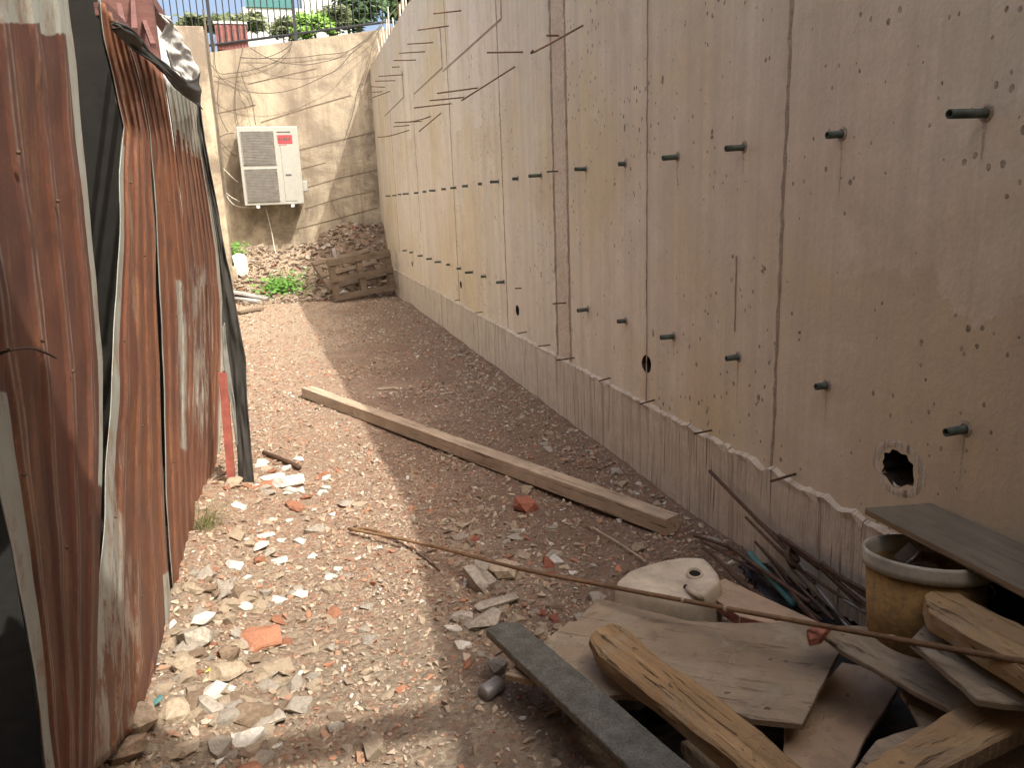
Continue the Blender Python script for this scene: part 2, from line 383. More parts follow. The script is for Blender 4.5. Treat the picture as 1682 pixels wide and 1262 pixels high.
# ---------------------------------------------------------------- retaining wall (right)
WX, BY = 1.79, 15.6
def topz(y): return 4.15 if y > 10.8 else (3.15+(4.15-3.15)*(y-1.5)/(10.8-1.5) if y > 1.5 else min(3.75, 3.15+.2*(1.5-y)))
bm = bmesh.new()
prof = [(-5,-.4),(BY,-.4),(BY,4.15),(10.8,4.15),(1.5,3.15),(-1.5,3.75),(-5,3.75)]
a_ = [bm.verts.new((WX,y,z)) for y,z in prof]; b_ = [bm.verts.new((WX+.3,y,z)) for y,z in prof]
bm.faces.new(a_[::-1]); bm.faces.new(b_)
for i in range(7): bm.faces.new((a_[i], a_[(i+1)%7], b_[(i+1)%7], b_[i]))
wall = bobj('retaining_wall', bm, [M['wall'], M['seam'], M['stain'], M['pale_band']])
bm = bmesh.new()
for (hy, hz, r, jag) in ((1.875,.681,.052,.16),(3.685,.675,.042,.06),(6.148,.667,.038,.05),(8.376,.682,.036,.05),(11.9,.69,.036,.05)):
    n = 22; A = []; B = []
    for t in range(n):
        rr = r*(1+jag*random.uniform(-1,1)); cy_, sy = math.cos(t*2*math.pi/n)*rr, math.sin(t*2*math.pi/n)*rr*1.25
        cy_ *= 1.5; A.append(bm.verts.new((WX-.05, hy+cy_, hz+sy))); B.append(bm.verts.new((WX+.16, hy+cy_*.7, hz+sy*.7)))
    bm.faces.new(A); bm.faces.new(B[::-1])
    for t in range(n): bm.faces.new((A[t], B[t], B[(t+1)%n], A[(t+1)%n]))
cut = bobj('cutter', bm, M['dark'])
md = wall.modifiers.new('holes', 'BOOLEAN'); md.object = cut; md.operation = 'DIFFERENCE'; md.solver = 'EXACT'
dg = bpy.context.evaluated_depsgraph_get(); dg.update()
ev = bpy.data.meshes.new_from_object(wall.evaluated_get(dg))
wall.modifiers.clear(); wall.data = ev; bpy.data.objects.remove(cut)
while len(ev.materials) > 4: ev.materials.pop()
ev.materials.append(m_plain('hole_shade', (.05,.036,.025), .95, .4, 0, 40))  # dark brown paints the shade inside the wall holes
bm = bmesh.new(); bm.from_mesh(ev)
for f in bm.faces:
    cc = f.calc_center_median(); f.material_index = 4 if WX+.03 < cc.x < WX+.2 and .5 < cc.z < .8 and 0 < cc.y < 13 else 0
def fin(y, z0, z1, wd, pr, mi=1, jit=.004, lean=0.):
    n = max(2, int((z1-z0)/.04)); L = []
    for i in range(n+1):
        z = z0+(z1-z0)*i/n; c = y+random.uniform(-jit,jit)+lean*(z-z0); hw = wd*.5*random.uniform(.6,1.25)
        L.append([bm.verts.new(p) for p in ((WX-.0005,c-hw,z),(WX-pr*random.uniform(.5,1.2),c-hw*.3,z),(WX-pr*random.uniform(.5,1.2),c+hw*.3,z),(WX-.0005,c+hw,z))])
    for q, s in zip(L, L[1:]):
        for i in range(3): bm.faces.new((q[i],q[i+1],s[i+1],s[i])).material_index = mi
for y, wd, z0, z1 in ((2.535,.022,.47,3.2),(3.682,.008,.47,3.3),(6.452,.007,.47,3.6),(8.476,.011,.47,3.8),(10.87,.009,1.2,2.7),(2.834,.003,.98,1.3),(13.2,.01,.8,3.1)):
    fin(y, z0, z1, wd, .006)
for y in (5.129, 4.857): fin(y, .47, 3.5, .024, .012)
fin(4.993, .47, 3.5, .25, .002, 2, .001)
for y0, y1, z in ((8.73,10.72,3.02),(11.6,13.9,3.1),(6.3,8.73,2.98)):           # stepped panel edges
    n = 30
    for i in range(n):
        ya, yb = y0+(y1-y0)*i/n, y0+(y1-y0)*(i+1)/n
        vs = [bm.verts.new(p) for p in ((WX-.001,ya,z-.012),(WX-.001,yb,z-.012),(WX-.008,yb,z+.006),(WX-.008,ya,z+.006))]
        bm.faces.new(vs).material_index = 1
fin(8.73, 3.02, 3.42, .035, .012); fin(11.6, 3.1, 3.45, .04, .012); fin(6.3,2.98,3.5,.03,.01)
for y, wd, z0 in ((8.15,.42,2.3),(7.25,.30,2.25),(11.3,.34,2.5)):  # paler vertical bands running down from the wall top
    fin(y, z0, topz(y)-.02, wd, .0015, 3, .012)
me = wall.data; bm.to_mesh(me); bm.free()
tag(wall, 'tall bare concrete retaining wall with form seams and green pipe stubs along the right', 'wall')
# plaster lip round the broken hole
bm = bmesh.new(); n = 26; L = []
for r0, dx in ((.050,-.015),(.055,.001),(.064,.0018),(.074,.0003)):
    L.append([bm.verts.new((WX-dx*random.uniform(.6,1.3), 1.875+1.5*math.cos(t*2*math.pi/n)*r0*random.uniform(.93,1.08), .681+math.sin(t*2*math.pi/n)*1.25*r0*random.uniform(.93,1.08))) for t in range(n)])
for q, s in zip(L, L[1:]):
    for t in range(n): bm.faces.new((q[t],q[(t+1)%n],s[(t+1)%n],s[t]))
bobj('hole_lip', bm, M['base'], wall)
# combed base strip under the rough joint
bm = bmesh.new(); L = []
yy = list(np.arange(-1, 6, .035))+list(np.arange(6, 14.6, .12)); zz = [-.3,0.,.1,.2,.3,.38,.43,.455,.466]
for y in yy:
    row = []
    for i, z in enumerate(zz):
        d = .018+.006*noise.noise((y*14, z*2.5, 0))
        if i == len(zz)-1: d = -.002
        elif i == len(zz)-2: d = .022+.020*noise.noise((y*30, 3, 0))+.012*noise.noise((y*75, 5, 0))
        row.append(bm.verts.new((WX-d, y, z+(.02*noise.noise((y*13, 1, 5))+.012*noise.noise((y*50, 1, 5)) if i > 5 else 0))))
    L.append(row)
for q, s in zip(L, L[1:]):
    for i in range(len(zz)-1): bm.faces.new((q[i],q[i+1],s[i+1],s[i]))
bobj('wall_footing', bm, M['base'], wall, smooth=False)
# green pipe stubs: (tip px, root px, row height)
UP = [(1553,1619,192),(1360,1383,226),(1193,1222,244),(1088,1113,260),(1016,1027,270),(945,963,279),(868,889,287),(842,851,292),(805,819,298),(785,791,301),(759,768,305),(740,749,308),(725,732,311),(705,715,313),(694,700,314),(680,687,315),(661,671,315),(653,659,315),(644,651,317),(633,641,318)]
LO = [(1555,1586,697),(1341,1358,629),(1194,1213,582),(1086,1107,551),(1014,1028,526),(948,966,508),(815,828,462),(790,798,455),(764,777,448),(750,757,441),(733,739,435),(714,724,431),(700,709,425),(686,694,420),(672,678,413),(661,668,410)]
for L_, z in ((UP,1.738),(LO,.872)):
    for a, b, py in L_:
        root = P(b, py, 0, WX); root.z += (z-root.z)*.7
        tip = P(a, py, 1, root.y); ln = max(.03, min(.24, WX-tip.x))
        bm = bmesh.new(); dr = random.uniform(-.12,.12)
        pipe(bm, (WX+.04, root.y, root.z), (WX-ln, root.y+dr*ln, root.z+random.uniform(-.08,.04)*ln), .0125, .0095)
        bobj('pipe_stub', bm, M['pvc'], wall, smooth=True)
        bm = bmesh.new(); lathe(bm, [(.0145,-.002),(.0155,.004),(.021,.002),(.027,-.001)], 14, Matrix.Translation((WX,root.y,root.z)) @ Matrix.Rotation(-math.pi/2,4,'Y'))
        bobj('pipe_collar', bm, M['seam'], wall)
M['run'] = m_stone('water_run', (.50,.41,.31), (.58,.485,.37), (.40,.31,.22), 12)
for L_, z in ((UP,1.738),(LO,.872)):
    for a, b, py in L_[:9]:
        y = P(b, py, 0, WX).y; n = 12; ln = random.uniform(.06,.35); bm = bmesh.new(); pv = None; w0 = random.uniform(.003,.008)
        for i in range(n+1):
            zz_ = z-.012-ln*i/n; c = y+.004*noise.noise((i*.5, y*7, 0)); hw = w0*(1-i/n*.8)*random.uniform(.7,1.2)
            q = (bm.verts.new((WX-.0008, c-hw, zz_)), bm.verts.new((WX-.0008, c+hw, zz_)))
            if pv: bm.faces.new((pv[0],pv[1],q[1],q[0]))
            pv = q
        bobj('water_run', bm, M['run'], wall)
# rebar stubs and bent starter bars: root px -> points to the tip px
BARS = [[(858,85),(800,86)],[(957,34),(880,84),(876,82)],[(917,58),(898,58)],[(845,103),(758,165)],[(785,143),(718,153)],[(762,159),(706,165)],[(741,169),(680,177)],[(724,180),(688,216)],[(707,189),(680,199),(648,201)],[(693,199),(648,201)],[(672,205),(646,208)],[(672,212),(640,223),(620,225)],
 [(757,16),(712,22)],[(737,41),(686,49)],[(711,69),(669,72)],[(698,84),(655,87)],[(683,98),(646,99)],[(656,109),(644,110)],[(662,122),(622,125)],[(649,132),(616,133)],[(632,143),(608,142)],[(628,150),(611,151)],[(640,148),(612,160)]]
for pts in BARS:
    root = P(pts[0][0], pts[0][1], 0, WX); Q = [Vector((WX+.05, root.y, root.z))]
    for i, q in enumerate(pts[1:]):
        t_ = P(q[0], q[1], 1, root.y-.04*(i+1)); t_.x = max(t_.x, WX-1.1); Q.append(t_)
    bm = bmesh.new(); tube(bm, crom(Q, 3), .006 if root.y < 6 else .0065, 6)
    bobj('starter_bar', bm, M['starter'], wall, smooth=True)
STUB = [(1300,778,1266,791),(1163,707,1140,713),(1070,656,1052,664),(998,620,984,626),(940,588,914,592),(862,545,850,548),(900,567,884,569),(790,512,781,514),(752,492,747,494),(913,281,898,282),(926,498,908,499),(853,474,846,474)]
for a, b, c, d in STUB:
    root = P(a, b, 0, WX-.015); t_ = P(c, d, 1, root.y-.02); t_.x = max(t_.x, WX-.16)
    bm = bmesh.new(); tube(bm, [Vector((WX+.04,root.y,root.z)), t_], .005, 6); bobj('rebar_stub', bm, M['rebar'], wall)
for i in range(16):                                                              # starter bars on the far top of the wall
    y = 10.9+i*.29; bm = bmesh.new(); h_ = random.uniform(.25,.55)
    x = WX+random.uniform(.03,.2)
    tube(bm, [(x,y,4.05),(x+random.uniform(-.04,.04),y+random.uniform(-.05,.05),4.15+h_)], .011, 5); bobj('starter_bar', bm, M['cablew'] if i%3 else M['rebar'], wall)

# ---------------------------------------------------------------- back wall, street, railing
YB = 15.6
def btop(x): return 4.40+.145*(x+1.0)
bm = bmesh.new(); xs_ = [-6,-2.6,-1.3,-.5,.3,1.1,1.9,2.6,4]
fr = [bm.verts.new((x,YB,-.3)) for x in xs_]; ft = [bm.verts.new((x,YB,btop(x))) for x in xs_]
bt = [bm.verts.new((x,YB+.35,btop(x))) for x in xs_]; bb = [bm.verts.new((x,YB+.35,-.3)) for x in xs_]
for i in range(len(xs_)-1):
    bm.faces.new((fr[i],fr[i+1],ft[i+1],ft[i])); bm.faces.new((ft[i],ft[i+1],bt[i+1],bt[i])); bm.faces.new((bb[i],bt[i],bt[i+1],bb[i+1]))
for l, h in (([(428,201),(500,178),(577,156)],.02),([(490,247),(530,236),(615,217)],.02),([(407,138),(475,122),(520,112)],.014),([(357,186),(420,172)],.014),([(495,277),(535,267)],.014),([(500,309),(555,293),(618,279)],.016),([(484,377),(540,363),(621,341)],.018),([(500,343),(560,325),(618,313)],.014),([(545,330),(550,345),(562,360),(567,375)],.012)):
    for (a, b), (c, d) in zip(l, l[1:]):
        p, q = P(a,b,1,YB-.006), P(c,d,1,YB-.006); h_ = h*.5
        u = (q-p).normalized(); k_ = Vector((-u.z,0,u.x))*h_
        bm.faces.new([bm.verts.new(v) for v in (p-k_,q-k_,q+k_,p+k_)]).material_index = 1
M['bseam'] = m_stone('dark_joint', (.15,.115,.08), (.22,.17,.12), (.1,.075,.05), 10)
bw = bobj('boundary_wall', bm, [M['old'], M['bseam']])
tag(bw, 'weathered stained concrete wall closing the far end of the alley', 'wall')
bm = bmesh.new()
for x0, x1, y0, y1 in ((-250,250,YB+.35,1500),):
    vs = [bm.verts.new(p) for p in ((x0,y0,4.25),(x1,y0,4.25),(x1,y1,4.25),(x0,y1,4.25))]; bm.faces.new(vs)
tag(bobj('street', bm, M['lawn']), kind='structure')
bm = bmesh.new(); vs = [bm.verts.new(p) for p in ((WX+.3,-40,2.4),(250,-40,2.4),(250,YB+.3,4.1),(WX+.3,YB+.3,4.1))]; bm.faces.new(vs)
tag(bobj('bank', bm, M['lawn']), kind='structure')
bm = bmesh.new(); n = 60
for j, (yy_, sc_) in enumerate(((420,26),(700,60))):
    prev = None
    for i in range(n+1):
        x = -500+1000*i/n; h_ = 4+sc_*(.75+.5*noise.noise((x*.006, j*5, 0))+.1*noise.noise((x*.03, j, 2)))
        q = [bm.verts.new((x,yy_-120,3)), bm.verts.new((x,yy_,h_)), bm.verts.new((x,yy_+150,3))]
        if prev:
            for a in range(2): bm.faces.new((prev[a],q[a],q[a+1],prev[a+1]))
        prev = q
tag(bobj('hills', bm, M['hill'], smooth=True), kind='structure')

YR = YB+.12
rl = empty('street_railing', P(484,60,1,YR), 'black metal railing with thin upright bars on top of the far wall', 'railing')
def zb(x): return btop(x)+.14
bm = bmesh.new(); tube(bm, [(x,YR,zb(x)) for x in (-2.6,2.3)], .022, 6); bobj('rail', bm, M['blackmetal'], rl)
bm = bmesh.new(); tube(bm, [(x,YR,zb(x)+1.15) for x in (-2.6,2.3)], .022, 6); bobj('rail', bm, M['blackmetal'], rl)
for px in (345,484):
    x = P(px, 40, 1, YR).x; bm = bmesh.new(); box(bm, (x-.028,YR-.03,btop(x)-.02), (x+.028,YR+.03,btop(x)+1.4)); bobj('post', bm, M['blackmetal'], rl)
for i in range(44):
    x = -2.5+i*.11
    if any(abs(x-P(px,40,1,YR).x) < .05 for px in (345,484)): continue
    bm = bmesh.new(); tube(bm, [(x,YR,zb(x)),(x,YR,zb(x)+1.15)], .0105, 5); bobj('baluster', bm, M['blackmetal'], rl)

# red ribbed box on the wall top
c0 = P(383, 78, 1, YB+.3); cw = .27
cr = empty('plant_crate', (c0.x, YB+.38, btop(c0.x)), 'faded red ribbed crate behind the railing on the far wall', 'crate')
bm = bmesh.new(); zt = btop(c0.x); box(bm, (c0.x-cw,YB+.16,zt+.02), (c0.x+cw,YB+.6,zt+.46))
for i in range(9):
    x = c0.x-cw+.04+i*.0575; box(bm, (x-.012,YB+.145,zt+.03), (x+.012,YB+.165,zt+.44))
bobj('body', bm, M['crate'], cr)
bm = bmesh.new(); box(bm, (c0.x-cw-.02,YB+.14,zt+.46), (c0.x+cw+.02,YB+.62,zt+.50)); bobj('rim', bm, M['whitewall'], cr)

# far building and vegetation
hb = P(445, 20, 1, 60.); 
h = empty('white_house', (hb.x,60,4.25), 'white house with teal glass upper storey far behind the railing', 'house')
bm = bmesh.new(); box(bm, (hb.x-1.9,60,4.25), (hb.x+5.5,66,hb.z+.3)); bobj('wall', bm, M['house'], h)
bm = bmesh.new(); box(bm, (hb.x-1.6,59.9,hb.z+.3), (hb.x+1.6,63,hb.z+3)); bobj('glass_storey', bm, M['glass'], h)
for i in range(5):
    bm = bmesh.new(); x = hb.x-1.3+i*1.25; box(bm, (x,59.94,hb.z-1.2), (x+.35,60.02,hb.z-.6)); bobj('window', bm, M['steel'], h)
bm = bmesh.new(); box(bm, (hb.x+2.2,61,hb.z+.3), (hb.x+5.2,65,hb.z+2.1)); bobj('upper_storey', bm, M['house'], h)
def plant(name, px, pt, pb, y, wpx, mat, label, cat, nl=900, ls=.09, group=None, trunk=True):
    """crown from photo row pt down to row pb at distance y, wpx wide"""
    b = P(px, pt, 1, y); base = Vector((b.x, y, 4.2)); zl = max(4.3, P(px, pb, 1, y).z); rz = (b.z-zl)/2; cz = (b.z+zl)/2; rx = wpx*y/F*.5
    r = empty(name, base, label, cat, group)
    bm = bmesh.new()
    cl = [Vector((random.uniform(-.7,.7)*rx, random.uniform(-.7,.7)*rx, random.uniform(-.75,.75)*rz)) for _ in range(18)]
    for i in range(nl):
        c = random.choice(cl); p = Vector((b.x,y,cz))+c+Vector((random.gauss(0,.18)*rx, random.gauss(0,.18)*rx, random.gauss(0,.16)*rz))
        if p.z < 4.22: continue
        u = Vector((random.gauss(0,1),random.gauss(0,1),random.gauss(0,.6))).normalized(); v = u.orthogonal().normalized(); s = ls*random.uniform(.5,1.3)
        bm.faces.new([bm.verts.new(q) for q in (p-u*s, p+v*s*.45, p+u*s, p-v*s*.45)])
    bobj('crown', bm, mat, r)
    bm = bmesh.new(); tube(bm, [base, base+Vector((.05,0,(cz-4.2)*.6)), Vector((b.x,y,cz+rz*.4))], [rx*.1,rx*.07,rx*.03], 7)
    for i in range(5): tube(bm, [Vector((b.x,y,cz-rz*.5)), Vector((b.x,y,cz))+cl[i]*.8], [rx*.04,rx*.012], 5)
    bobj('trunk', bm, M['bark'], r)
    return r
plant('leafy_shrub', 512, 22, 62, 17.5, 62, M['leafl'], 'bright lime green shrub just behind the middle of the railing', 'shrub', 1500, .06)
plant('leafy_shrub', 548, 10, 56, 19, 50, M['leafo'], 'olive green shrub between the lime shrub and the dark trees', 'shrub', 1400, .07)
plant('broadleaf_tree', 580, -60, 48, 24, 80, M['leafd'], 'dark green tree left of the wall corner behind the railing', 'tree', 2600, .12)
plant('broadleaf_tree', 648, -70, 40, 27, 90, M['leafd'], 'dark green tree rising directly over the wall corner', 'tree', 2600, .13)
plant('broadleaf_tree', 462, 30, 66, 34, 50, M['leafo'], 'olive tree in front of the white house', 'tree', 700, .13)
plant('broadleaf_tree', 400, 22, 52, 42, 60, M['leafo'], 'broad olive tree left of the white house under the sky', 'tree', 2000, .2)
plant('broadleaf_tree', 335, 26, 52, 48, 80, M['leafo'], 'olive tree furthest left beyond the railing', 'tree', 1500, .2)

# ---------------------------------------------------------------- left: pillar, white wall, shed
bm = bmesh.new(); p0 = P(352,200,1,14.6); box(bm, (p0.x-.6,14.6,0.), (p0.x,YB,4.62)); bevel(bm,.01)
tag(bobj('concrete_pillar', bm, M['old']), 'pale concrete pillar at the left end of the far wall', 'pillar')
bm = bmesh.new(); box(bm, (p0.x-.75,6.2,0.), (p0.x-.45,14.58,4.35)); box(bm, (p0.x-.8,6.15,4.35), (p0.x-.38,14.6,4.43),1)
tag(bobj('side_wall', bm, [M['whitewall'], M['seam']]), 'pale grey painted side wall with a dark coping beyond the tin shed', 'wall')

TN = Vector((1,0,-.1))
def SP(px, py, off=0.): return PL(px, py, TN, -.58+off)
def rs(poly, v):                                    # resample a pixel polyline by height parameter v (0 top .. 1 bottom)
    L = [0.]
    for a, b in zip(poly, poly[1:]): L.append(L[-1]+math.dist(a,b))
    t = v*L[-1]
    for i in range(len(poly)-1):
        if t <= L[i+1]+1e-9:
            f = (t-L[i])/(L[i+1]-L[i]); return (poly[i][0]+(poly[i+1][0]-poly[i][0])*f, poly[i][1]+(poly[i+1][1]-poly[i][1])*f)
    return poly[-1]
shed = empty('tin_shed', (-.9,2.6,0), 'shed patched together from tall rusty corrugated iron sheets on the left', 'shed')
def sheet(left, right, mat, off, pitch, amp, zinc, nu=260, nv=70, label=None, warp=.006, seed=0):
    verts = []; zn = []; rb = []; re_ = []
    nrm = TN.normalized()
    for j in range(nv+1):
        v = j/nv; a = SP(*rs(left, v), off); b = SP(*rs(right, v), off); wdt = (b-a).length
        w0 = (SP(*rs(left,.5),off)-SP(*rs(right,.5),off)).length
        for i in range(nu+1):
            u = i/nu; p = a.lerp(b, u); ph = (u*w0/pitch) % 1.
            tri = abs(ph*2-1); cor = sm(.62,.82,tri)
            d = amp*cor + warp*noise.noise((u*1.6+seed, v*2, seed)) + .008*noise.noise((u*3.1+seed, v*5+seed, 2))**2*(2 if seed == 2 else 1) + .0025*noise.noise((u*9, v*14, seed+4))
            verts.append(p+nrm*d); zn.append(zinc(u, v)); rb.append(.5+.28*noise.noise((math.floor(u*w0/pitch+.5)*7.3, v*2.5, seed))+.15*(cor-.5)); re_.append(math.exp(-((tri-.86)/.05)**2))
    n1 = nu+1
    faces = [(j*n1+i, j*n1+i+1, (j+1)*n1+i+1, (j+1)*n1+i) for j in range(nv) for i in range(nu)]
    o = mobj('wall_sheet', verts, faces, mat, shed, smooth=True)
    at_ = o.data.attributes.new('zinc', 'FLOAT', 'POINT'); at_.data.foreach_set('value', zn)
    at_ = o.data.attributes.new('ribedge', 'FLOAT', 'POINT'); at_.data.foreach_set('value', re_)
    at_ = o.data.attributes.new('rib', 'FLOAT', 'POINT'); at_.data.foreach_set('value', rb)
    s = o.modifiers.new('thickness', 'SOLIDIFY'); s.thickness = .0015
    if label: o['label'] = label
    return o
def zA(u, v):
    if v < .07 and u > .0: 
        return 1. if v < .035+.04*math.floor(u*6)/6 else 0.
    if u > .91+.04*min(v*2,1): return .95 if v < .62 else .35
    if u < (.17 if v > .5 else .06): return .95
    return .10
sheet([(-150,-30),(-110,300),(-60,600),(0,880),(45,1100),(72,1300)], [(110,-30),(124,100),(143,300),(157,440),(169,600),(170,700),(160,950),(150,1300)], M['rustA'], .035, .155, .006, zA, label='dark brown rusty sheet nearest the camera with a pale stepped top', seed=1)
def zB(u, v):
    if u < (.10 if v < .2 else .17-.07*v) and v < .78: return .9
    if .3 < u < .42 and v < .5: return .36
    if u > .87 and v > .8: return .95
    return .16+.30*sm(.5,.85,v)*(1-sm(.35,.8,u))+.2*sm(.4,.6,v)*sm(.35,.1,u)*(1-sm(.75,.9,v))
sheet([(158,-10),(166,73),(186,166),(196,208),(189,283),(187,400),(185,485),(176,604),(175,665),(168,800),(156,983),(150,1060),(147,1275)], [(198,50),(213,100),(228,150),(241,220),(248,300),(254,400),(257,485),(264,604),(266,690),(270,830),(279,960),(284,1040),(262,1150)], M['rustB'], 0., .19, .006, zB, label='buckled rusty sheet with grey edges and a crease near its top', seed=2)
def zC(u, v):
    if u < .06: return .85
    if .35 < u < .9 and .38 < v < .68: return .30+.36*(1-abs(u-.62-.3*(v-.5))/.3)
    return .1+.1*sm(.3,.5,v)
sheet([(200,52),(216,100),(230,150),(243,220),(249,300),(255,400),(259,485),(265,604),(267,690),(271,830),(279,950),(291,1050)], [(271,128),(278,186),(289,260),(302,380),(312,478),(317,553),(314,700),(318,800),(323,940),(321,1045)], M['rustB'], -.012, .21, .006, zC, label='orange rusty sheet in the middle of the shed side', seed=3)
def zD(u, v):
    if v < .13+.02*math.sin(u*40): return 1.
    if u > .88: return .85
    return .14+.36*sm(.33,.45,v)*(1-sm(.75,.9,v))*(1 if u < .45 else .6)
sheet([(268,128),(278,190),(288,262),(301,382),(311,478),(316,553),(313,700),(316,880)], [(322,165),(331,242),(346,330),(358,410),(365,500),(366,560),(361,690),(355,830)], M['rustB'], -.025, .26, .006, zD, label='furthest rusty sheet with a pale grey upper end and a torn right edge', seed=4)
for px, py, o_ in ((30,250,.045),(95,330,.045),(70,560,.045),(120,610,.045),(40,780,.045),(110,900,.045),(215,300,.012),(238,420,.012),(205,560,.012),(235,700,.012),(190,850,.012),(235,980,.012),(280,330,.0),(290,520,.0),(285,760,.0),(335,300,-.012),(340,470,-.012),(340,640,-.012)):
    p = SP(px, py, o_+.004); bm = bmesh.new(); bmesh.ops.create_uvsphere(bm, u_segments=8, v_segments=5, radius=.0036, matrix=Matrix.Translation(p)); bobj('nail', bm, M['rebar'], shed)
# inside of the shed, coloured near black for its shade
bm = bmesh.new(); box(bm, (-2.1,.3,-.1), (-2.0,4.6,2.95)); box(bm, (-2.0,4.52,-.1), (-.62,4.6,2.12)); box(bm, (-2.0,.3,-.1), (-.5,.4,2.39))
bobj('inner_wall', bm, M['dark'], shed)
bm = bmesh.new(); box(bm, (-2.0,.41,.0), (-.68,4.5,.17)); bobj('floor', bm, M['dark'], shed)  # dark slab added so the ground inside looks unlit
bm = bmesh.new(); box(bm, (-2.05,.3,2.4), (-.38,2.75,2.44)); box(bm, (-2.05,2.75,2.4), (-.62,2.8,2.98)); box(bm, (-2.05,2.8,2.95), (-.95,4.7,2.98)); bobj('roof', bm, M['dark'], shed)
for px, py, qx, qy in ((196,8,204,48),(232,22,252,75),(218,-10,222,50)):
    a = SP(px,py,-.35); b = SP(qx,qy,-.1); bm = bmesh.new(); tube(bm, [a,b], .014, 4); bobj('rafter', bm, M['redwood'], shed)
a = SP(166,14,-.03); b = SP(205,52,-.03); bm = bmesh.new(); tube(bm, [a,b], .022, 4); bobj('eave_batten', bm, M['redwood'], shed)
a = SP(225,-30,-.45); b = SP(275,48,-.45); bm = bmesh.new(); tube(bm, [a,b], .05, 4); bobj('eave_beam', bm, M['redwood'], shed)
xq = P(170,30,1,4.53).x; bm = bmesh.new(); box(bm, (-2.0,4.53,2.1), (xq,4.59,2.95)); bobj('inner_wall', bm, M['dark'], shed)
bm = bmesh.new(); box(bm, (xq,4.53,2.1), (-.55,4.59,2.95)); bobj('inner_panel', bm, M['redwood'], shed)
# strip cloth helper: two pixel polylines on a plane give a folded cloth
def cloth(name, A, B, fn, mat, parent, nu=60, nv=14, fold=.02, nrm=Vector((1,0,0)), fq=9, thick=.004, seed=0):
    verts = []
    for i in range(nu+1):
        a = fn(*rs(A, i/nu)); b = fn(*rs(B, i/nu))
        for j in range(nv+1):
            p = a.lerp(b, j/nv)
            verts.append(p+nrm*(fold*noise.noise((i/nu*fq+seed, j/nv*2.2, seed))+fold*.4*noise.noise((i/nu*fq*2, j/nv*5, seed+3))))
    n1 = nv+1
    faces = [(i*n1+j, (i+1)*n1+j, (i+1)*n1+j+1, i*n1+j+1) for i in range(nu) for j in range(nv)]
    o = mobj(name, verts, faces, mat, parent, smooth=True)
    s = o.modifiers.new('thickness', 'SOLIDIFY'); s.thickness = thick
    return o
YT = 4.47
def TP(px, py): return P(px, py, 1, YT)
bt_ = cloth('black_tarp', [(183,36),(205,46),(235,68),(260,88),(288,122),(310,133),(322,128),(328,118)], [(184,46),(200,64),(225,88),(250,107),(275,134),(300,152),(322,172),(330,180)], lambda x,y: SP(x,y,.03), M['tarp'], None, fold=.03, fq=3)
tag(bt_, 'rolled black tarpaulin strip sagging along the top of the rusty sheets', 'tarpaulin')
t2 = cloth('black_tarp', [(321,160),(331,240),(345,325),(357,400),(365,490),(366,560),(378,650),(390,737),(391,812)], [(327,160),(338,240),(354,325),(368,400),(387,500),(404,592),(405,655),(410,710),(418,803)], TP, M['tarp'], None, fold=.035, nrm=Vector((0,1,0)), seed=5)
tag(t2, 'dark tarpaulin hanging down the far end of the tin shed', 'tarpaulin')
t3 = cloth('grey_tarp', [(364,540),(367,600),(378,660),(388,735)], [(368,530),(377,600),(386,660),(391,735)], lambda x,y: P(x,y,1,YT-.06), M['greytarp'], None, 30, 6, .012, Vector((0,1,0)), 4)
tag(t3, 'grey tarpaulin fold beside the red steel post', 'tarpaulin')
wt = cloth('white_tarp', [(262,22),(272,40),(271,60),(270,82),(288,112),(309,136)], [(279,28),(292,48),(304,70),(318,93),(327,112),(327,131)], lambda x,y: SP(x,y,-.02), M['whitetarp'], None, 50, 30, .018, Vector((1,0,0)), 5, seed=4)
tag(wt, 'crumpled white tarpaulin hung over the corner of the shed roof', 'tarpaulin')
bm = bmesh.new(); q = [P(366,612,1,YT-.05), P(373,700,1,YT-.05), P(383,822,1,YT-.05)]
tube(bm, q, .03, 4); tag(bobj('steel_post', bm, M['redpost']), 'red oxide steel post leaning at the far corner of the shed', 'post')
# wires poking from the near sheet
bm = bmesh.new(); tube(bm, crom([SP(-10,588,.06),SP(15,575,.11),SP(50,572,.09),SP(75,580,.07),SP(92,588,.055)]), .0022, 5)
tag(bobj('twisted_wire', bm, M['rebar']), 'thin rusty wire curling across the nearest sheet', 'wire')

# ---------------------------------------------------------------- air conditioner on the far wall
YA = YB-.5
tl, br = P(389,208,1,YA), P(491,335,1,YA); x0, x1 = tl.x-.02, tl.x+1.04; z1, z0 = tl.z, br.z; H_ = z1-z0; W_ = x1-x0
ac = empty('air_conditioner', ((x0+x1)/2, YB, z0), 'white outdoor air conditioner with two grey fans bolted to the far wall', 'air conditioner')
bm = bmesh.new(); box(bm, (x0,YA,z0), (x1,YB-.1,z1)); bevel(bm,.015,2); bobj('casing', bm, M['white'], ac)
for k_ in range(2):
    bm = bmesh.new(); a = z0+.06+k_*(H_*.475); b = a+H_*.43; xa, xb = x0+.06, x0+W_*.61
    box(bm, (xa,YA-.012,a), (xb,YA+.01,b))
    for i in range(22):
        z = a+.015+(b-a-.03)*i/21; box(bm, (xa+.01,YA-.026,z-.004), (xb-.01,YA-.012,z+.004), 1)
    bobj('fan_grille', bm, [M['grille'], M['steel']], ac)
bm = bmesh.new(); box(bm, (x0+W_*.69,YA-.008,z0+.06), (x0+W_*.9,YA+.01,z1-.33)); bevel(bm,.004); bobj('service_panel', bm, M['white'], ac)
bm = bmesh.new(); box(bm, (x0+W_*.655,YA-.006,z1-.30), (x0+W_*.90,YA+.01,z1-.15)); lab = bobj('badge', bm, M['redlabel'], ac)
